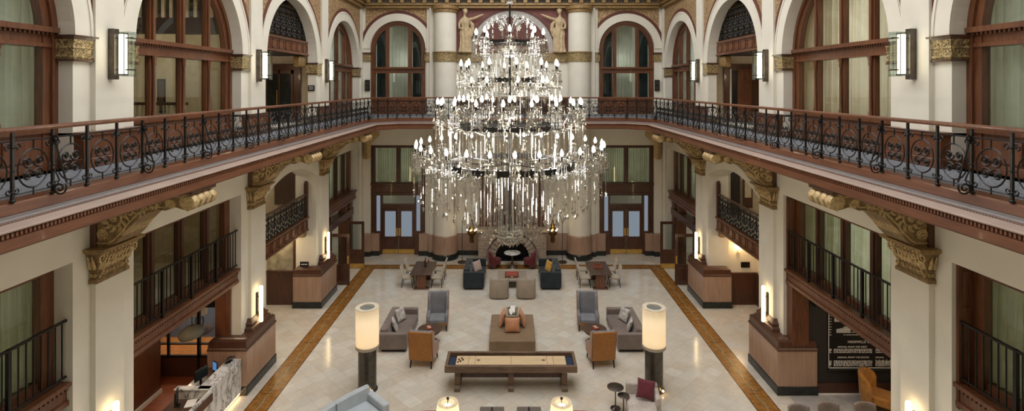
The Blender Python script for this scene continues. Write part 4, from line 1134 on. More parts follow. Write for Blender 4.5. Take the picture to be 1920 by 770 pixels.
obj('screen_frame', MB().box(-12.4,-9.35,-.02,.06,.62,.68).box(-12.4,-9.35,-.02,.06,1.02,1.06).box(-12.4,-9.35,-.02,.08,2.2,3.3).box(-10.9,-10.84,-.02,.06,.6,2.3).box(-9.95,-9.87,-.02,.06,0,2.3).box(-11.8,-11.74,-.02,.06,.6,2.3), BLACK, t)
w = MB()
k = -12.4
while k < -9.35: w.box(k, k+.003, .02, .023, .68, 2.2); k += .05
k = .68
while k < 2.2: w.box(-12.4, -9.35, .02, .023, k, k+.003); k += .05
obj('wire_mesh', w, BLACK, t)
lamp('screen_room_lamp', 'POINT', (-11.2, 18.3, 2.9), 90, (255,232,200), .2)  # added unseen fill so the room behind the screen shows
t = thing('reception_counter', 'white veined marble reception counter with a lower walnut desk', 'counter', loc=(-8.1, 15, 0))
obj('marble_front', MB().box(0, .06, -2.9, .82, .12, 1.06).box(-.32, 0.06, -.75, .82, 1.06, 1.1), MARBLE, t)
obj('marble_return', MB().box(-.9, 0, -.78, -.66, .12, 1.08).box(-.92, 0, -.8, -.6, 1.08, 1.1), MARBLE, t)
obj('toe_kick', MB().box(-.1, .0, -2.9, .8, .006, .12), BLACK, t)
obj('led_strip', MB().box(.0, .03, -2.9, .8, .06, .1), LED, t)
obj('work_shelf', MB().box(-.95, -.3, -.6, .8, .8, .84).box(-.95,-.9,-.6,.8,.006,.8), MAHOG_D, t)
obj('desk_top', MB().box(-.9, .04, -2.9, -.8, .8, .85), WALNUT, t)
obj('desk_edge', MB().box(.04, .1, -2.9, -.74, .78, .98), MAHOG_D, t, bevel=.008)
def screen_(name, label, cat, loc, rz, w, h, face, stand=.12, tilt=.0):
    q = thing(name, label, cat, loc=loc, rotz=rz)
    obj('display_case', MB().box(-w/2, w/2, -.015, .015, stand, stand+h), BLACK, q, bevel=.006)
    obj('screen', MB().box(-w/2+.015, w/2-.015, -.019, -.016, stand+.015, stand+h-.015), face, q)
    obj('stand', MB().box(-.03,.03,.0,.03,.01,stand+.05).box(-w*.25,w*.25,-.06,.08,0,.012), BLACK, q)
    return q
SCRB = emis('blue_screen', (96,150,214), .7); SCRD = plain('dark_screen', (40,46,44), .2)
screen_('monitor', 'black monitor seen edge on behind the marble reception counter', 'monitor', (-8.72, 14.95, .84), PI/2-.25, .46, .3, SCRD, .14)
screen_('tablet', 'small tablet with a glowing blue screen on the reception counter', 'tablet', (-8.55, 15.35, .98), -.5, .2, .26, SCRB, .02)
screen_('monitor', 'dark payment monitor on the lower reception desk', 'monitor', (-8.75, 13.9, .85), -1.2, .36, .3, SCRD, .1)
tag(obj('paper_sheet', MB().box(-.12,.12,-.18,.18,0,.006), WHITE, loc=(-8.45, 14.02, .85), rot=(0,0,.3)), 'white paper sheets on the lower reception desk', 'paper')
t = thing('keyboard', 'dark keyboard on the lower reception desk', 'keyboard', loc=(-8.8, 13.5, .85), rotz=.4)
obj('base', MB().box(-.22,.22,-.08,.08,0,.02), BLACK, t); obj('keys', MB().box(-.2,.2,-.065,.065,.02,.028), GREYLEA, t)
t = thing('desk_sculpture', 'tangled black wire ornament on the marble reception counter', 'ornament', loc=(-8.3, 15.65, 1.1))
r = random.Random(3)
obj('wire_tangle', MB().tube([(.12*sin(k*1.3)*r.uniform(.5,1), .22*sin(k*.7), .05+.05*sin(k*2.1)) for k in range(26)], .008, 5), BLACK, t)
obj('foot', MB().box(-.06,.06,-.1,.1,0,.012), BLACK, t)
t = thing('pendant_shade', 'grey fabric pendant lamp shade hanging in front of the reception screen', 'lamp', loc=(-9.25, 15.4, 1.98))
obj('shade', MB().lathe([(.32,0),(.34,.08),(.31,.16),(.17,.26),(.02,.29)], 28, cap=False).lathe([(.31,.01),(.33,.08),(.30,.15),(.16,.25),(.02,.28)], 28, cap=False), plain('grey_shade', (92,90,80), .8), t, smooth=60, rot=(.1,-.12,0))
obj('cord', MB().tube([(0,0,.28),(0,0,1.4)], .012, 6), BLACK, t)
t = thing('table_lamp', 'white drum table lamp on a ring base behind the wire screen', 'lamp', loc=(-10.55, 18.0, .95))
obj('shade', MB().lathe([(.24,.55),(.24,.85)], 24), plain('white_shade', (226,214,200), .7), t)
obj('ring_base', MB().tube([(.13*cos(2*PI*k/20), 0, .32+.2*sin(2*PI*k/20)) for k in range(20)], .018, 6, True).lathe([(.12,0),(.12,.03),(.02,.05),(.02,.12)], 16), BLACK, t)
t = thing('side_table', 'dark round table under the drum lamp behind the wire screen', 'table', loc=(-10.55, 18.0, .012))
obj('top', MB().lathe([(.4,.89),(.4,.938)], 24), WALNUT, t); obj('leg', MB().lathe([(.2,0),(.2,.03),(.05,.06),(.05,.89)], 12), WALNUT, t)
lamp('reception_fill', 'POINT', (-9.4, 13.6, 3.0), 45, (255,222,180), .2)  # added fill over the reception, not one of its lamps
trim(MB().box(-12.7, -10.4, 16.6, 16.75, ZF, 10.8), TAN, 'tan wall of the room behind the second left gallery window', cat='wall')
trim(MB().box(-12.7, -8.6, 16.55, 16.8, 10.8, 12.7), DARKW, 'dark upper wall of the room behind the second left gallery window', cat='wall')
k_ = MB()
for k in range(16): k_.box(-12.6+.25*k, -12.5+.25*k, 16.48, 16.56, 11.3, 12.1)
trim(k_, TAN, 'row of pale slats high in the room behind the second left gallery window', cat='slats')
t = thing('stair_balustrade', 'turned wood balustrade inside the room behind the second left gallery window', 'balustrade', loc=(0, 14.6, ZF))
obj('handrail', MB().box(-12.4,-8.9,-.05,.05,1.02,1.1), MAHOG_D, t); obj('base_rail', MB().box(-12.4,-8.9,-.04,.04,.0,.06), MAHOG_D, t)
me = mesh_of('baluster', MB().lathe([(.03,.06),(.03,.14),(.018,.2),(.036,.5),(.02,.85),(.03,.92),(.03,1.02)], 8), 40)
for k in range(24): obj('baluster', me, TAN, t, loc=(-12.3+.145*k, 0, 0))
t = thing('globe_light', 'glowing globe light in the room behind the second left gallery window', 'lamp', loc=(-10.3, 15.2, 11.0))
obj('globe', MB().ball((0,0,0), .11, n=16, m=10), emis('globe_glow', (255,250,240), 8), t, smooth=60); obj('stem', MB().tube([(0,0,.1),(0,0,1.76)], .012, 6), BRASS, t)
lamp('gallery_room_lamp', 'POINT', (-10.4, 14.6, 10.6), 70, (255,236,206), .2)
t = thing('framed_picture', 'narrow dark framed picture on the tan wall of the left gallery room', 'picture', loc=(-10.9, 16.58, 8.9))
obj('frame', MB().box(-.12,.12,-.03,0,-.55,.5), BLACK, t); obj('print', MB().box(-.08,.08,-.035,-.03,-.5,.45), WALNUT, t)
lamp('mezz_left_fill', 'POINT', (-10.8, 14.4, 6.8), 16, (255,226,180), .2)  # weak unseen fill added to the left mezzanine room
# ------------------------------------------------------------------ furniture helpers
def pillow_mesh(w, h, t, name='pillow'):
    mb = MB()
    def f(sgn):
        def g(a, b):
            x, y = 2*a-1, 2*b-1
            px = x*(1-.07*(1-y*y)); py = y*(1-.07*(1-x*x))
            z = sgn*t/2*max(0,(1-x*x))**.45*max(0,(1-y*y))**.45
            return (px*w/2, z, py*h/2)
        return g
    mb.grid(f(1), 14, 14); mb.grid(f(-1), 14, 14)
    me = mesh_of(name, mb)
    bm = bmesh.new(); bm.from_mesh(me); bmesh.ops.remove_doubles(bm, verts=bm.verts, dist=.0005)
    bmesh.ops.recalc_face_normals(bm, faces=bm.faces); bm.to_mesh(me); bm.free()
    for p in me.polygons: p.use_smooth = True
    return me
def pillow(label, loc, rot, w, h, t, mat, group=None):
    o = obj('throw_pillow', pillow_mesh(w, h, t), mat, loc=loc, rot=rot)
    return tag(o, label, 'pillow', group)
def leg(mb_pts, r0, r1, mat, parent, n=8):
    return obj('leg', MB().tube(mb_pts, [r0, r1], n), mat, parent, smooth=40)
def arc_shell(r, th, a0, a1, z0, z1, n=28, sq=1.0, flare=0, z1f=None, sup=0):
    # rounded-top thick curved wall round the origin, angle measured from +x
    mb = MB(); fr = []
    for i in range(n+1):
        q = i/n; a = a0+(a1-a0)*q
        top = z1 if z1f is None else z1f(q)
        d = Vector((cos(a), sin(a)*sq, 0))
        if sup: d = d*((abs(cos(a))**sup+abs(sin(a))**sup)**(-1/sup))
        fr.append((d, top))
    vs = []; fs = []
    for d, top in fr:
        ro = r; ri = r-th
        prof = [(ro-.02, z0),(ro, z0+.03),(ro+flare*.5,(z0+top)/2),(ro+flare, top-.05),(ro+flare-.02, top-.012),(ro+flare-th*.5, top),(ri+flare+.02, top-.012),(ri+flare, top-.05),(ri,(z0+top)/2),(ri, z0)]
        for p, z in prof: vs.append((d.x*p, d.y*p, z))
    k = 10
    for i in range(n):
        for j in range(k):
            j2 = (j+1)%k; fs.append((i*k+j, i*k+j2, (i+1)*k+j2, (i+1)*k+j))
    fs += [tuple(range(k))[::-1], tuple(range(n*k, n*k+k))]
    return mb.add(vs, fs)

# ---- wing chairs (front = -y)
def wing_chair(label):
    t = thing('wing_chair', label, 'armchair', group='tall wing chairs')
    obj('seat', MB().box(-.3,.3,-.4,.22,.3,.47), GREYCH, t, bevel=.05, seg=3)
    B = MB(); B.prism([(.27,.3),(.38,.3),(.48,1.2),(.43,1.24),(.36,1.22)], -.36, .36, 'x')
    obj('backrest', B, GREYCH, t, bevel=.03, seg=3)
    for e in (-1,1):
        W_ = MB().prism([(.3,.45),(.44,1.22),(.36,1.24),(.2,1.12),(.12,.85),(.1,.62),(-.36,.6),(-.4,.5),(-.38,.28),(.3,.28)], e*.3, e*.39, 'x')
        obj('wing_arm', W_, GREYCH, t, bevel=.025, seg=3)
        S_ = MB().prism([(.36,.26),(.5,1.22),(.4,1.25),(.22,1.13),(.14,.86),(.1,.66),(-.34,.63),(-.38,.26)], e*.392, e*.405, 'x')
        obj('side_panel', S_, ORLEATH, t)
    K = MB().prism([(.37,.25),(.41,.25),(.51,1.2),(.47,1.22)], -.385, .385, 'x')
    obj('back_panel', K, ORLEATH, t, bevel=.012)
    obj('seat_rail', MB().box(-.39,.39,-.38,.38,.24,.31), ORLEATH, t, bevel=.01)
    for x in (-1,1):
        leg([(x*.34,-.34,.25),(x*.35,-.36,0)], .03, .02, BLACK, t); leg([(x*.34,.35,.25),(x*.35,.4,0)], .03, .02, BLACK, t)
    return t
wc = wing_chair('grey wing chair facing the camera, in the left seating group beside the round table')
wc.location = (-2.83, 20.3, 0); wc.rotation_euler = (0,0,.06)
dup(wc, 'grey wing chair facing the camera, in the right seating group beside the round table', (2.87, 20.3, 0), -.06)
dup(wc, 'wing chair with amber leather back turned to the camera, left of the shuffleboard table', (-2.93, 17.75, 0), PI-.12)
dup(wc, 'wing chair with amber leather back turned to the camera, right of the shuffleboard table', (2.93, 17.75, 0), PI+.12)

# ---- grey sofas (front = +x for left one)
def long_sofa(name, label, mat, L, D, H, arm_h, seat_h, group, plinth=True, arms=True):
    t = thing(name, label, 'sofa', group=group)
    h = L/2
    obj('base', MB().box(-D/2+.02, D/2-.02, -h+.19, h-.19, .1, .3), mat, t, bevel=.015)
    obj('plinth', MB().box(-D/2+.08, D/2-.08, -h+.1, h-.1, 0, .1), BLACK, t)
    obj('backrest', MB().box(-D/2-.004, -D/2+.2, -h+.19, h-.19, .12, H), mat, t, bevel=.04, seg=3)
    for e in (-1,1):
        obj('arm', MB().box(-D/2, D/2, min(e*h,e*(h-.2)), max(e*h,e*(h-.2)), .1, arm_h), mat, t, bevel=.035, seg=3)
    for e in (-1,1):
        obj('seat_cushion', MB().box(-D/2+.18, D/2+.01, min(e*.005,e*(h-.2)), max(e*.005,e*(h-.2)), .28, seat_h), mat, t, bevel=.05, seg=3)
        obj('back_cushion', MB().prism([(-D/2+.18,seat_h-.02),(-D/2+.36,seat_h-.02),(-D/2+.28,H+.02),(-D/2+.17,H+.0)], min(e*.01,e*(h-.21)), max(e*.01,e*(h-.21)), 'y'), mat, t, bevel=.05, seg=3)
    return t
sf = long_sofa('sofa', 'grey velvet sofa with two printed pillows in the left seating group', GREYSOFA, 2.3, .98, .72, .64, .44, 'grey velvet sofas')
sf.location = (-4.12, 19.5, 0)
s2 = dup(sf, 'grey velvet sofa with two printed pillows in the right seating group', (4.12, 19.5, 0), PI)
for e in (-1, 1):
    pillow('grey and white printed pillow, farther of the two on the %s grey sofa' % SN[e], (e*4.16, 19.85, .68), (-.35, 0, -e*(PI/2-.5)), .5, .5, .17, PRINT)
    pillow('grey and white printed pillow, nearer of the two on the %s grey sofa' % SN[e], (e*4.2, 19.05, .66), (-.35, 0, PI/2+.25 if e<0 else -PI/2-.25), .46, .46, .16, PRINT)
    # round coffee tables
    t = thing('coffee_table', 'round dark wood coffee table between the wing chairs of the %s seating group' % SN[e], 'table', loc=(e*2.95, 19.05, 0), group='round coffee tables')
    obj('top', MB().lathe([(.42,.47),(.43,.48),(.43,.51),(.42,.52)], 36), WALNUT, t, smooth=40)
    obj('apron', MB().lathe([(.36,.4),(.36,.47)], 36), WALNUT, t, smooth=40)
    for k in range(3):
        a = 2*PI*k/3+.5; obj('leg', MB().tube([(.34*cos(a),.34*sin(a),.44),(.1*cos(a),.1*sin(a),.2),(.36*cos(a),.36*sin(a),0)], .022, 8), BLACK, t)
    t = thing('game_box', 'small red brown box lying on the round table of the %s seating group' % SN[e], 'box', loc=(e*2.98, 19.1, .52), rotz=.4)
    obj('box_body', MB().box(-.09,.09,-.13,.13,0,.04), RUST, t, bevel=.005); obj('inlay', MB().box(-.05,.05,-.09,.09,.04,.043), CREAMF, t)

# ---- centre ottoman, planter, pillows
t = thing('ottoman', 'large taupe leather double ottoman in the middle of the hall', 'ottoman', loc=(0, 19.4, 0))
obj('near_half', MB().box(-.8,.8,-1.08,0,.04,.43), TAUPEL, t, bevel=.05, seg=3); obj('far_half', MB().box(-.8,.8,.0,1.08,.04,.43), TAUPEL, t, bevel=.05, seg=3)
obj('plinth', MB().box(-.74,.74,-1.02,1.02,0,.06), BLACK, t)
t = thing('stone_planter', 'rectangular stone planter of moss and white rocks standing on the ottoman', 'planter', loc=(0, 19.5, .43))
p_ = MB().box(-.22,.22,-.4,-.32,0,.52).box(-.22,.22,.32,.4,0,.52).box(-.22,-.14,-.33,.33,0,.52).box(.14,.22,-.33,.33,0,.52).box(-.2,.2,-.38,.38,0,.4)
obj('trough', p_, STEEL if False else plain('planter_stone', (138,124,104), .7, var=.15, scale=10), t, bevel=.012)
r = random.Random(9); g = MB()
for k in range(60): g.ball((r.uniform(-.13,.13), r.uniform(-.3,.32), .44+r.uniform(0,.08)), .05, n=6, m=4)
obj('moss', g, GREEN, t, smooth=60)
for k, (x, y, z, a) in enumerate(((-.05,-.18,.52,.16),(.05,-.08,.56,.18),(-.02,.03,.6,.17),(.06,.12,.58,.14),(-.07,-.06,.55,.12))):
    q = MB().ball((x,y,z), .07, a, .09, 7, 5); obj('white_rock', q, WHITE, t)
pillow('tan leather pillow leaning on the front of the planter on the ottoman', (0, 18.98, .68), (-.32, 0, 0), .54, .5, .2, TANLEATH)
pillow('tan leather pillow leaning on the left side of the planter on the ottoman', (-.36, 19.55, .70), (-.3, 0, -PI/2+.0), .6, .56, .2, TANLEATH)
pillow('tan leather pillow leaning on the right side of the planter on the ottoman', (.36, 19.55, .70), (-.3, 0, PI/2), .6, .56, .2, TANLEATH)

# ---- shuffleboard table
t = thing('shuffleboard_table', 'long rustic wood shuffleboard table on three trestle legs', 'table', loc=(-.04, 16.42, 0))
L, D = 1.99, .465
obj('frame', MB().box(-L,L,-D,-D+.09,.6,.8).box(-L,L,D-.09,D,.6,.8).box(-L,-L+.09,-D+.09,D-.09,.6,.8).box(L-.09,L,-D+.09,D-.09,.6,.8), WALNUT_X, t, bevel=.012)
obj('gutter', MB().box(-L+.08,L-.08,-D+.08,D-.08,.62,.66), plain('navy_felt', (42,54,74), .9), t)
mp = NT('maple_playfield'); v_ = mp.coord((.8,22,1)); mp.bsdf(mp.ramp(mp.noise(v_, 2, 4), [(.3,(200,172,130)),(.7,(232,208,170))]), .35)
obj('playfield', MB().box(-1.68,1.68,-.26,.26,.66,.75), mp.m, t, bevel=.005)
for x in (-1.3,-1.1,0,1.1,1.3,): obj('court_line', MB().box(x-.006,x+.006,-.26,.26,.75,.7515), RUST, t)
for e in (-1,1): obj('foul_mark', MB().lathe([(.06,.75),(.06,.752)], 20, (e*1.0,0,0)), GREYSOFA, t)
for x in (-1.62, 0, 1.62):
    lx = MB().box(x-.085,x+.085,-.3,.3,.12,.62).box(x-.085,x+.085,-.42,.42,.0,.14); obj('leg', lx, WALNUT_X, t, bevel=.012)
    obj('foot_cap', MB().box(x-.088,x+.088,-.43,-.3,.1,.142), GREYLEA, t)
obj('stretcher', MB().box(-1.72,1.72,-.05,.05,.24,.4), MAHOG_D, t, bevel=.01)
for k, (x, y, m) in enumerate(((-1.52,.1,RUST),(-1.6,.02,RUST),(-1.55,-.08,BLACK),(-1.62,-.13,RUST),(-1.48,.0,BLACK))):
    q = thing('shuffleboard_puck', '%s puck at the left end of the shuffleboard, %s of its cluster' % (('red','red','dark','red','dark')[k], ('farthest','second farthest','nearest dark one','nearest','rightmost')[k]), 'puck', loc=(-.04+x, 16.42+y, .752), group='shuffleboard pucks')
    obj('disc', MB().lathe([(.027,0),(.03,.006),(.03,.018),(.02,.02)], 16), STEEL, q, smooth=40); obj('cap', MB().lathe([(.016,.018),(.022,.024),(.018,.03)], 12), m, q)

# ---- column lamps
def column_lamp(label, loc):
    t = thing('column_lamp', label, 'floor lamp', loc=loc, group='column floor lamps')
    obj('metal_column', MB().lathe([(.27,.04),(.27,1.3)], 40), STEEL, t, smooth=40)
    obj('foot', MB().lathe([(.31,0),(.31,.03),(.27,.05)], 40), BLACK, t, smooth=40)
    n = 48
    obj('lamp_shade', MB().lathe([(.345,1.36),(.345,2.5)], n, cap=False), SHADE, t, smooth=60)
    obj('shade_ring', MB().lathe([(.345,1.28),(.352,1.29),(.352,1.37),(.34,1.38),(.335,1.29)], n, cap=False), CREAMF, t, smooth=40)
    obj('top_ring', MB().ring(0,0,.225,.348,2.485,2.5,0,2*PI,48), plain('shade_top', (222,208,186), .7), t)
    obj('top_disc', MB().lathe([(.226,2.46),(.226,2.475)], 40), plain('grey_glass_disc', (128,130,124), .3), t)
    obj('bulb', MB().ball((0,0,1.5), .06, n=14, m=10), emis('lamp_bulb', (255,214,150), 10), t, smooth=60)
    obj('base_plate', MB().lathe([(.33,1.29),(.33,1.3)], 40), WHITE, t)
    obj('foot_uplight', MB().ball((.2, -.26, .1), .035, n=10, m=8), LED, t)
    lamp('column_lamp_light', 'POINT', (loc[0], loc[1], 1.55), 4.5, (255,234,204), .08)
    lamp('column_lamp_upper', 'POINT', (loc[0], loc[1], 2.1), 3.5, (255,242,222), .1)
column_lamp('tall round floor lamp with glowing white shade, left of the shuffleboard table', (-4.39, 16.15, 0))
column_lamp('tall round floor lamp with glowing white shade, right of the shuffleboard table', (4.29, 16.15, 0))

# ---- dining tables and chairs
def dining_chair(label):
    t = thing('dining_chair', label, 'chair', group='dining chairs')   # faces +x
    obj('seat', MB().box(-.24,.27,-.24,.24,.4,.5), CREAMF, t, bevel=.035, seg=3)
    B = MB().grid(lambda a,b: (-.2-.12*b - .03*(1-(2*a-1)**2), (a-.5)*(.5-.04*b), .44+.52*b - .03*(2*a-1)**2*b), 10, 6)
    o = obj('backrest', B, CREAMF, t, smooth=60); m_ = o.modifiers.new('thick','SOLIDIFY'); m_.thickness = .06
    m2 = o.modifiers.new('bev','BEVEL'); m2.width = .02; m2.segments = 2
    for x, y in ((-.2,-.2),(-.2,.2),(.22,-.2),(.22,.2)): leg([(x,y,.42),(x*1.18,y*1.05,0)], .022, .014, BLACK, t)
    return t
def dining_table(x, side):
    t = thing('dining_table', 'walnut trestle dining table at the far %s of the hall' % side, 'table', loc=(x, 24.78, 0), group='walnut dining tables')
    obj('table_top', MB().box(-.49,.49,-.88,.88,.69,.75), WALNUT, t, bevel=.012)
    for y in (-.62,.62):
        obj('pedestal', MB().box(-.2,.2,y-.09,y+.09,.05,.69), MAHOG, t, bevel=.015)
        obj('foot', MB().box(-.34,.34,y-.12,y+.12,0,.06), MAHOG_D, t, bevel=.01)
    obj('stretcher', MB().box(-.05,.05,-.62,.62,.2,.34), MAHOG_D, t)
dining_table(-4.11, 'left'); dining_table(3.99, 'right')
dc = None
for x, side in ((-4.11,'left'), (3.99,'right')):
    for e in (-1,1):
        for y, fn in ((24.45,'nearer'), (25.45,'farther')):
            lab = 'cream upholstered dining chair, %s one on the %s of the %s walnut table' % (fn, SN[e], side)
            if dc is None: dc = dining_chair(lab); o = dc
            else: o = dup(dc, lab)
            o.location = (x+e*.68, y, 0); o.rotation_euler = (0,0,0 if e<0 else PI)
t = thing('candelabra', 'dark metal table ornament with red detail on the left dining table', 'ornament', loc=(-4.06, 24.95, .75))
obj('foot', MB().lathe([(.1,0),(.1,.015),(.02,.03),(.02,.1)], 14), BLACK, t)
obj('stems', MB().tube([(0,0,.05),(-.03,0,.2),(0,0,.32),(.0,0,.42)], [.02,.03,.025,.01], 8).tube([(0,0,.08),(.1,.02,.14),(.14,.02,.24)], .014, 6), BLACK, t)
obj('red_bloom', MB().ball((.14,.02,.26), .05, n=8, m=6), RUST, t)
t = thing('wood_tray', 'low red brown wood tray on the right dining table', 'tray', loc=(3.98, 24.85, .75))
obj('tray_base', MB().box(-.2,.2,-.24,.24,0,.02), MAHOG, t); obj('tray_rim', MB().box(-.2,.2,-.24,-.22,.02,.06).box(-.2,.2,.22,.24,.02,.06).box(-.2,-.18,-.24,.24,.02,.06).box(.18,.2,-.24,.24,.02,.06), RUST, t)

# ---- dark velvet sofas
ds = long_sofa('velvet_sofa', 'midnight velvet sofa with a dusty pink pillow, left of the fireplace group', DARKVEL, 2.05, .95, .86, .80, .46, 'midnight velvet sofas')
ds.location = (-1.74, 24.98, 0)
dup(ds, 'midnight velvet sofa with an ochre pillow, right of the fireplace group', (1.74, 24.98, 0), PI)
pillow('dusty pink square pillow on the left midnight velvet sofa', (-1.62, 24.75, .82), (-.3, 0, .9), .52, .5, .18, PINKF)
pillow('ochre printed pillow on the right midnight velvet sofa', (1.68, 24.75, .82), (-.25, 0, -1.15), .52, .52, .16, YELF)

# ---- barrel chairs
def barrel_chair(label, mat, group, h=.82, w=.42):
    t = thing('barrel_chair', label, 'armchair', group=group)         # faces +y
    obj('curved_back', arc_shell(w, .1, PI-.5, 2*PI+.5, .05, h, 30, 1.0, .0, lambda q: .6+(h-.6)*max(0,min(1,(sin(PI*q)-.35)/.3))**.7, 4), mat, t, smooth=60)
    obj('seat', MB().lathe([(w-.12,.1),(w-.09,.14),(w-.09,.42),(w-.12,.46)], 28), mat, t, smooth=50)
    obj('base', MB().lathe([(w-.06,0),(w-.06,.06)], 28), BLACK, t)
    return t
bc = barrel_chair('left taupe barrel chair of the pair, its back to the camera', TAUPEC, 'taupe barrel chairs', .88)
bc.location = (-.57, 23.3, 0)
dup(bc, 'right taupe barrel chair of the pair, its back to the camera', (.6, 23.3, 0))
# ---- low table with red box
t = thing('low_table', 'square taupe low table on a dark base between the velvet sofas', 'table', loc=(0, 24.7, 0))
obj('table_top', MB().box(-.67,.67,-.62,.62,.34,.42), TAUPEC, t, bevel=.012); obj('base', MB().box(-.45,.45,-.42,.42,0,.34), plain('olive_base', (74,70,52), .6), t, bevel=.01)
t = thing('chess_box', 'red brown wooden box with pale label on the low table', 'box', loc=(-.02, 24.62, .42))
obj('box_body', MB().box(-.31,.31,-.3,.3,0,.1), MAHOG, t, bevel=.01); obj('lid_panel', MB().box(-.27,.27,-.26,.26,.1,.115), RUST, t, bevel=.005); obj('clasp', MB().box(-.06,.06,-.31,-.3,.03,.08), CREAMF, t)
# ---- burgundy chairs and marble table
bg = thing('tufted_chair', 'burgundy leather tub chair, left of the marble pedestal table', 'armchair', group='burgundy tub chairs')
obj('curved_back', arc_shell(.38, .1, PI/2+.2, 3*PI/2-.1, .14, .9, 26, 1, .03, lambda q: .62+.28*max(0,min(1,(sin(PI*q)-.3)/.4)), 4), BURG, bg, smooth=60)
obj('seat', MB().lathe([(.27,.2),(.29,.24),(.29,.42),(.26,.46)], 26), BURG, bg, smooth=50)
b_ = MB()
for a in (2.1,2.5,2.9,3.3,3.7,4.1):
    for z in (.58,.7): b_.ball((.3*cos(a),.3*sin(a),z), .012, n=6, m=4)
obj('button', b_, BURG, bg)
for x, y in ((-.2,-.2),(-.2,.2),(.2,-.2),(.2,.2)): leg([(x,y,.22),(x*1.2,y*1.2,0)], .025, .018, MAHOG_D, bg)
bg.location = (-.86, 27.0, 0); bg.rotation_euler = (0,0,.25)
dup(bg, 'burgundy leather tub chair, right of the marble pedestal table', (.86, 27.0, 0), PI-.25)
t = thing('pedestal_table', 'round white marble table on a dark pedestal before the fireplace', 'table', loc=(0, 26.98, 0))
obj('marble_top', MB().lathe([(.4,.72),(.42,.73),(.42,.75),(.4,.76)], 36), MARBLE, t, smooth=40)
obj('pedestal', MB().lathe([(.26,0),(.25,.02),(.1,.08),(.05,.2),(.045,.5),(.09,.72)], 24), BRONZE, t, smooth=50)
# ---- arc lamps with lanterns
for e in (-1, 1):
    t = thing('arc_lamp', 'thin black arc floor lamp with brass lantern, %s of the fireplace' % SN[e], 'floor lamp', loc=(e*2.6, 27.7, 0), group='arc lantern lamps')
    obj('foot', MB().lathe([(.24,0),(.24,.05),(.05,.07)], 24), BRONZE, t)
    pts = [(0,0,.05),(0,0,1.9)] + [(-e*.27*(1-cos(a)), 0, 1.9+.62*sin(a)) for a in [PI/2*k/8 for k in range(1,9)]] + [(-e*.4,0,2.46),(-e*.5,0,2.3)]
    obj('arched_pole', MB().tube(pts, .016, 6), BLACK, t, smooth=60)
    x = -e*.5
    obj('lantern', MB().lathe([(.015,2.3),(.05,2.2),(.06,2.05),(.1,2.0),(.12,1.9),(.1,1.86),(.2,1.76),(.24,1.66),(.25,1.56),(.2,1.46),(.12,1.4),(.1,1.28),(.12,1.22),(.1,1.06),(.02,1.02)], 18, (x,0,0)), BRASSD, t, smooth=30)
    for k in range(6):
        a = 2*PI*k/6+.26; obj('glass_light', MB().ball((x+.24*cos(a), .24*sin(a), 1.72), .035, n=8, m=6), BULB, t)
    lamp('lantern_light', 'POINT', (e*2.6+x, 27.4, 1.9), 8, (255,210,140), .1)

# ---- curved pale sofa bottom left
t = thing('curved_sofa', 'pale blue grey curved sofa at the bottom left of the hall', 'sofa', loc=(-4.48, 13.9, 0), rotz=.785)
# local: back along x, front = -y
def csofa(y_in, th, z0, z1):
    fr = []; n = 18
    for i in range(n+1):
        q = i/n; x = -1.2+2.25*q
        y = .42 - .5*(1-q)**2
        fr.append(((x, y, 0), (0,1,0), (0,0,1)))
    return fr
fr = csofa(0,0,0,0)
obj('backrest', MB().sweep(fr, [(-.1,.12),(.1,.12),(.12,.74),(.09,.8),(-.02,.82),(-.07,.78)]), LTGREY, t, smooth=40)
obj('back_seam', MB().box(.0,.012,.2,.29,.46,.8), GREYCH, t)
obj('arm', MB().box(.98,1.18,-.48,.48,.1,.64), LTGREY, t, bevel=.04, seg=3)
obj('seat_cushion', MB().prism([(-1.2,-.75),(.98,-.5),(.98,.36),(.3,.34),(-.5,.2),(-1.2,-.02)], .14, .46), LTGREY, t, bevel=.05, seg=3)
for x in (-1.0,.95):
    for y in (-.38,.3): leg([(x,y,.15),(x,y,0)], .025, .02, BLACK, t)

# ---- patterned armchair, wine pillow, nesting tables
t = thing('tweed_armchair', 'woven tweed armchair in front of the right column lamp', 'armchair', loc=(3.6, 14.75, 0), rotz=-.12)
obj('seat', MB().box(-.42,.36,-.55,.36,.16,.47), TWEED, t, bevel=.06, seg=3)
obj('backrest', MB().box(-.42,.46,.34,.52,.16,.78), TWEED, t, bevel=.06, seg=3)
obj('arm', MB().box(.34,.48,-.2,.5,.16,.68), TWEED, t, bevel=.05, seg=3)
for x in (-.34,.38):
    for y in (-.44,.42): leg([(x,y,.18),(x,y,0)], .025, .02, BLACK, t)
pillow('wine velvet pillow on the woven tweed armchair', (3.72, 14.86, .74), (-.4, .12, -.25), .5, .5, .18, WINE)
for lab, x, y, r_, h in (('taller dark metal round side table beside the tweed armchair', 2.94, 15.2, .235, .62), ('shorter dark metal round side table touching the tweed armchair', 3.12, 14.96, .165, .52)):
    t = thing('side_table', lab, 'table', loc=(x, y, 0))
    obj('top', MB().lathe([(r_-.01,h-.02),(r_,h-.015),(r_,h-.004),(r_-.01,h)], 32), BRONZE, t, smooth=40)
    obj('stem', MB().lathe([(.018,.02),(.018,h-.02)], 12), STEEL, t, smooth=40)
    obj('foot', MB().lathe([(r_*.62,0),(r_*.6,.015),(.04,.04),(.02,.06)], 28), STEEL, t, smooth=40)

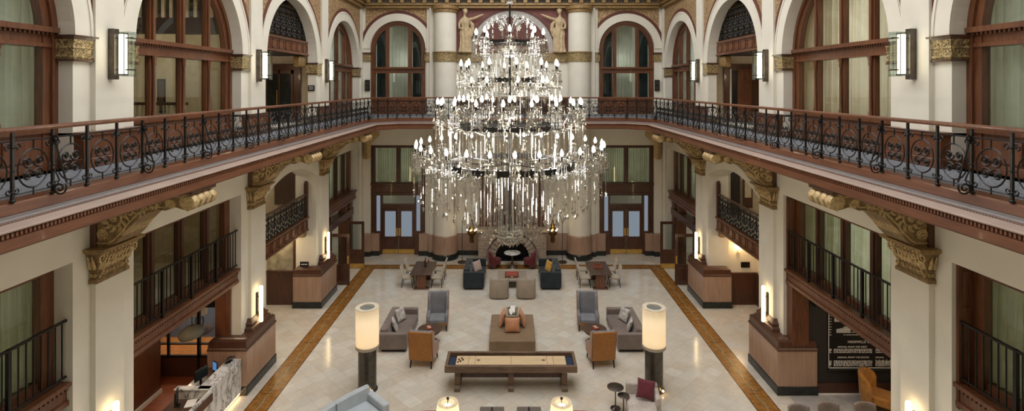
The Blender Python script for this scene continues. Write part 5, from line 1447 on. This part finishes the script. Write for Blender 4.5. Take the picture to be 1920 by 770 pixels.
# ---- drum lamps, rust chairs, leather cubes at the bottom
for e, x, lab in ((-1, -1.57, 'left'), (1, 1.2, 'right')):
    t = thing('drum_lamp', 'glowing drum shade floor lamp at the bottom %s of the centre' % lab, 'floor lamp', loc=(x, 12.98, 0), group='drum shade lamps')
    obj('lamp_shade', MB().lathe([(.3,1.1),(.25,1.5)], 40, cap=False), SHADE, t, smooth=60)
    obj('top_diffuser', MB().ring(0,0,.16,.25,1.49,1.495,0,2*PI,36), plain('shade_diffuser', (236,216,180), .7), t)
    obj('bulb', MB().ball((0,0,1.36), .1, n=16, m=10), emis('drum_bulb', (255,230,190), 7), t, smooth=60)
    obj('finial', MB().tube([(0,0,1.45),(0,0,1.62)], .008, 6).box(-.03,.03,-.008,.008,1.56,1.62).tube([(0,-.25,1.49),(0,.25,1.49)], .007, 5), BLACK, t)
    obj('stem', MB().lathe([(.02,.03),(.02,1.3)], 12), BLACK, t); obj('foot', MB().lathe([(.17,0),(.17,.025),(.03,.04)], 24), BLACK, t)
    lamp('drum_light', 'POINT', (x, 12.98, 1.22), 6, (255,232,200), .06)
    b2 = barrel_chair('rust red velvet tub chair half hidden by the %s drum lamp' % lab, RUST, 'rust tub chairs', .85, .4)
    b2.location = (x+e*.5, 13.35, 0); b2.rotation_euler = (0,0,PI)
for x, lab in ((-.55,'left'), (.45,'right')):
    t = thing('cube_ottoman', 'charcoal leather cube ottoman with dark seam at the bottom edge, %s of two' % lab, 'ottoman', loc=(x, 14.22, 0), group='leather cube ottomans')
    obj('cushion', MB().box(-.33,-.012,-.34,.34,.04,.45).box(.012,.33,-.34,.34,.04,.45), DKLEA, t, bevel=.03, seg=3)
    obj('seam_strap', MB().box(-.02,.02,-.335,.335,.03,.44), BLACK, t); obj('feet', MB().box(-.28,.28,-.28,.28,0,.05), BLACK, t)

# ---- right lounge: mustard chair, table, row of grey leather chairs
t = thing('mustard_chair', 'mustard velvet tub chair in front of the timetable board', 'armchair', loc=(10.4, 15.2, 0), rotz=-.75)
obj('curved_back', arc_shell(.42, .12, PI/2+.2, 3*PI/2-.2, .16, 1.0, 26, 1.0, .05, lambda q: .72+.28*sin(PI*q)**.45), MUSTARD, t, smooth=60)
obj('seat', MB().box(-.3,.5,-.34,.34,.22,.47), MUSTARD, t, bevel=.06, seg=3)
obj('back_piping', MB().tube([(.4*cos(a),.4*sin(a),.72+.28*max(0,sin(PI*k/16))**.45) for k, a in enumerate([PI/2+.2+(PI-.4)*i/16 for i in range(17)])], .012, 5), ORLEATH, t)
for x in (-.26,.42):
    for y in (-.28,.28): leg([(x,y,.24),(x*1.1,y*1.1,0)], .03, .02, BLACK, t)
t = thing('bistro_table', 'small round taupe table beside the mustard chair', 'table', loc=(11.36, 15.4, 0))
obj('top', MB().lathe([(.34,.7),(.35,.71),(.35,.73),(.34,.74)], 32), TAUPE, t, smooth=40); obj('stem', MB().lathe([(.025,.03),(.025,.7)], 12), STEEL, t); obj('foot', MB().lathe([(.2,0),(.2,.02),(.03,.05)], 24), BLACK, t)
gc = None
for k, (x, y) in enumerate(((7.45,13.95),(8.28,14.05),(9.24,14.05),(10.2,14.05))):
    lab = 'grey leather low back chair at the bottom right edge, %s of the row' % ('leftmost','second from left','third from left','rightmost')[k]
    if gc is None:
        gc = thing('lounge_chair', lab, 'chair', group='grey leather lounge chairs')
        Bk = MB().grid(lambda a,b: (.27*sin((a-.5)*2.2), .3 - .1*(1-cos((a-.5)*2.2))*2.2 + .05*b, .45+.42*b), 14, 6)
        o = obj('backrest', Bk, GREYLEA, gc, smooth=60); m_ = o.modifiers.new('thick','SOLIDIFY'); m_.thickness = .07; m_.offset = 1
        m2 = o.modifiers.new('bev','BEVEL'); m2.width = .025; m2.segments = 2
        obj('seat', MB().box(-.26,.26,-.28,.24,.38,.5), GREYLEA, gc, bevel=.04, seg=3)
        obj('back_piping', MB().tube([(.25*sin((a-.5)*2.2), .3-.1*(1-cos((a-.5)*2.2))*2.2+.0, .8) for a in [i/14 for i in range(15)]], .008, 5), DKLEA, gc)
        for xx in (-.22,.22):
            for yy in (-.22,.22): leg([(xx,yy,.4),(xx*1.15,yy*1.15,0)], .022, .014, BLACK, gc)
        o = gc
    else: o = dup(gc, lab)
    o.location = (x, y-.35, 0)
# ------------------------------------------------------------------ chandelier
CX, CY, K_ = -.06, 13.0, .013
zz = lambda py: 9.2 + (160-py)*K_
CH = thing('crystal_chandelier', 'huge tiered crystal chandelier with lit candle bulbs hanging in the middle of the hall', 'chandelier', loc=(CX, CY, 0))
rod = MB().lathe([(.03, zz(440)), (.03, zz(330)), (.05, zz(325)), (.05, zz(300)), (.03, zz(296)), (.03, zz(245)), (.07, zz(238)), (.03, zz(230)), (.03, zz(100)), (.06, zz(90)), (.025, zz(80)), (.022, zz(10)), (.022, 18)], 12)
obj('centre_rod', rod, BLACK, CH, smooth=40)
obj('glass_ball', MB().ball((0,0,zz(-2)), .14, n=20, m=14).lathe([(.05,zz(10)),(.06,zz(8)),(.05,zz(6))],12), CRYSTAL, CH, smooth=60)
obj('ceiling_canopy', MB().lathe([(.3,18),(.28,17.9),(.05,17.75)], 24), BRASSD, CH, smooth=50)
for rpx, py, wd in ((118,307,.13),(92,236,.1),(58,150,.08),(42,80,.06)):
    r_ = rpx*K_; z = zz(py)
    q = MB().ring(0,0,r_-.03,r_+.03,z-wd/2,z+wd/2,0,2*PI,56)
    for k in range(8):
        a = 2*PI*k/8; q.tube([(0,0,z),(r_*cos(a), r_*sin(a), z)], .016, 5)
    for k in range(40):
        a = 2*PI*k/40; q.box(r_*cos(a)-.025, r_*cos(a)+.025, r_*sin(a)-.025, r_*sin(a)+.025, z-wd*.75, z+wd*.75)
    obj('iron_ring', q, IRON, CH)
obj('crystal_bowl', MB().lathe([(.02,zz(108)),(.2,zz(104)),(.36,zz(96)),(.42,zz(88))], 28, cap=False), CRYSTAL, CH)
obj('crystal_bowl', MB().lathe([(.05,zz(262)),(.4,zz(258)),(.8,zz(250)),(.95,zz(244))], 36, cap=False), CRYSTAL, CH)
bulb_me = mesh_of('bulb', MB().lathe([(.012,0),(.034,.03),(.04,.06),(.028,.105),(.004,.16)], 10), 60); bulb_me.materials.append(BULB)
def arm_mesh(rin, zin, rout, zout):
    # in local space x = outward ; origin = chandelier axis, height zout at candle base
    m = MB(); n = 12; pts = []
    for i in range(n+1):
        q = i/n; x = rin+(rout-rin)*q
        z = zin + (zout-zin)*q*q - .16*sin(PI*q)*(1 if rout-rin > .3 else .4)
        pts.append((x,0,z))
    m.tube(pts, .02, 6)
    for i in (3,6,9): m.ball(pts[i], .035, n=8, m=6)
    m.lathe([(.01,-.1),(.05,-.08),(.03,-.03),(.085,.0),(.09,.015),(.03,.012),(.03,.05)], 12, (rout,0,zout))
    return mesh_of('candle_arm', m)
def sleeve_mesh(rout, zout):
    return mesh_of('candle_sleeve', MB().lathe([(.02,.04),(.02,.13),(.013,.14)], 8, (rout,0,zout)))
def fringe_mesh(rout, zout, h, rr=.1):
    m = MB()
    for k in range(10):
        a = 2*PI*k/10; x = rout+rr*cos(a); y = rr*sin(a)
        z = zout - .02
        nb = int(h/.034)
        for j in range(nb-2): m.octa((x,y,z-.017-.034*j), .013, .015)
        m.octa((x,y,zout-h), .022, .035, .05)
    for k in range(8):
        a = 2*PI*k/8+.2; m.octa((rout+rr*.95*cos(a), rr*.95*sin(a), zout+.03), .018, .03)
    for k in range(8):
        a = 2*PI*k/8+.2; m.octa((rout+rr*1.1*cos(a), rr*1.1*sin(a), zout-h*.6), .025, .03)
    return mesh_of('prism_fringe', m)
# tiers: ring radius px, ring py, candle radius px, flame py, count, fringe height m, offset angle
for (rp, rpy, cp, fpy, n, h, off) in ((42,80,63,60,8,.36,.0), (58,150,91,119,12,.36,.13), (60,165,72,150,8,.22,.2), (92,236,134,190,18,.40,.1), (70,215,95,184,12,.3,.0), (118,307,174,268,28,.34,.05)):
    zo = zz(fpy) - .2
    am = arm_mesh(rp*K_, zz(rpy), cp*K_, zo); sm = sleeve_mesh(cp*K_, zo); fm = fringe_mesh(cp*K_, zo-.02, h)
    for k in range(n):
        a = off + 2*PI*k/n
        ar = obj('candle_arm', am, CRYSTAL, CH, rot=(0,0,a)); obj('candle_sleeve', sm, BLACK, ar); obj('prism_fringe', fm, CRYSTAL, ar)
        obj('bulb', bulb_me, BULB, ar, loc=(cp*K_, 0, zo+.13))
# top branches with rosettes
tb = MB()
for i in range(13):
    q = i/12
tb.tube([(.05,0,zz(60)),(.18,0,zz(44)),(.34,0,zz(38)),(.5,0,zz(44)),(.6,0,zz(50))], .014, 5)
for x, py in ((.34,36),(.46,41),(.58,48)):
    for k in range(6):
        a = 2*PI*k/6; tb.octa((x, .05*cos(a), zz(py)+.05*sin(a)), .03, .03)
    tb.octa((x,0,zz(py)), .03, .03)
for j in range(5): tb.octa((.46,0,zz(47)-.04*j), .015, .018)
tb.octa((.46,0,zz(65)), .035, .06, .09)
tbm = mesh_of('top_branch', tb)
for k in range(8): obj('top_branch', tbm, CRYSTAL, CH, rot=(0,0,PI/8+2*PI*k/8))
# bead strands
def strand(mb, x, y, z0, z1, end=True):
    n = max(2, int((z0-z1)/.036))
    for j in range(n): mb.octa((x, y, z0-.018-.036*j), .016, .018)
    if end: mb.octa((x, y, z1-.05), .034, .05, .085)
cache = {}
STR = [(176,288,352,28,1),(166,296,366,28,1),(148,300,376,24,1),(22,300,444,20,1),
       (134,305,382,24,0),(118,312,392,22,0),(104,314,400,20,0),(88,316,406,18,0),(72,318,412,16,0),(52,320,434,16,0),(36,320,442,12,0),
       (138,226,284,36,0),(130,226,296,24,0),(112,232,304,22,0),(90,240,306,18,0),(62,240,310,14,0),
       (94,140,184,24,0),(78,150,205,10,0),(60,152,218,8,0),(42,150,228,8,0),
       (66,84,118,16,0),(58,86,136,14,0),(44,84,142,12,0),(30,100,146,8,0)]
bulk = MB(); jr = random.Random(4)
for (rp, p0, p1, n, part) in STR:
    for k in range(n):
        a = 2*PI*(k + jr.uniform(-.15,.15))/n + rp*.1; r_ = rp*K_*jr.uniform(.985,1.015)
        q1 = p1 + jr.uniform(-5,5)
        if part:
            key = (rp, round((q1-p1)/3))
            if key not in cache:
                m = MB(); strand(m, 0, 0, zz(p0), zz(p1+3*key[1])); cache[key] = mesh_of('crystal_strand', m)
            obj('crystal_strand', cache[key], CRYSTAL, CH, loc=(r_*cos(a), r_*sin(a), 0))
        else: strand(bulk, r_*cos(a), r_*sin(a), zz(p0), zz(q1))
o = obj('bead_curtain', bulk, CRYSTAL, CH); o['kind'] = 'stuff'
bk = MB()
for row, (py, rp) in enumerate(((432,22),(438,23),(444,21),(449,16),(453,9))):
    n = max(6, int(rp*1.3))
    for k in range(n):
        a = 2*PI*k/n + row*.2; bk.octa((rp*K_*cos(a), rp*K_*sin(a), zz(py)), .045, .05, .08)
bk.octa((0,0,zz(457)), .06, .05, .1); bk.lathe([(.3,zz(430)),(.31,zz(428)),(.3,zz(426))], 24, cap=False)
obj('crystal_basket', bk, CRYSTAL, CH)

for k in range(4):
    a = PI/4 + PI/2*k
    lamp('chandelier_light', 'POINT', (CX+1.3*cos(a), CY+1.3*sin(a), 7.45), CH_W, (255,249,240), .25)  # extra points beside the bulbs, added to brighten walls under the gallery
lamp('chandelier_light', 'POINT', (CX, CY, 9.9), CH_W*.8, (255,249,240), .25)  # added upper fill point, apart from the bulbs
# ------------------------------------------------------------------ light, world, camera
lamp('skylight', 'AREA', (0, 14, 17.9), SKY_W, (250,250,252), 9, (0,0,0), 24)
w_ = bpy.data.worlds.new('world'); SC.world = w_; w_.use_nodes = True
bg_ = w_.node_tree.nodes['Background']; bg_.inputs[0].default_value = (.9,.95,1,1); bg_.inputs[1].default_value = .6
cd = bpy.data.cameras.new('camera'); cam = bpy.data.objects.new('camera', cd); COL.objects.link(cam)
cam.location = (0, 0, 9.2); cam.rotation_euler = (PI/2, 0, 0)
cd.sensor_width = 36; cd.lens = 18.75; cd.shift_y = -225/1920; cd.shift_x = -.5/1920
cd.clip_start = .05; cd.clip_end = 200
SC.camera = cam
SC.view_settings.view_transform = 'Standard'; SC.view_settings.look = 'None'; SC.view_settings.gamma = 1
SC.view_settings.use_curve_mapping = False
SC.view_settings.exposure = EXPO
cy = SC.cycles
cy.use_denoising = True; cy.max_bounces = 8; cy.diffuse_bounces = 4; cy.glossy_bounces = 3; cy.transmission_bounces = 3; cy.transparent_max_bounces = 32
cy.sample_clamp_indirect = 6; cy.caustics_reflective = False; cy.caustics_refractive = False
cy.use_adaptive_sampling = True; cy.adaptive_threshold = .02
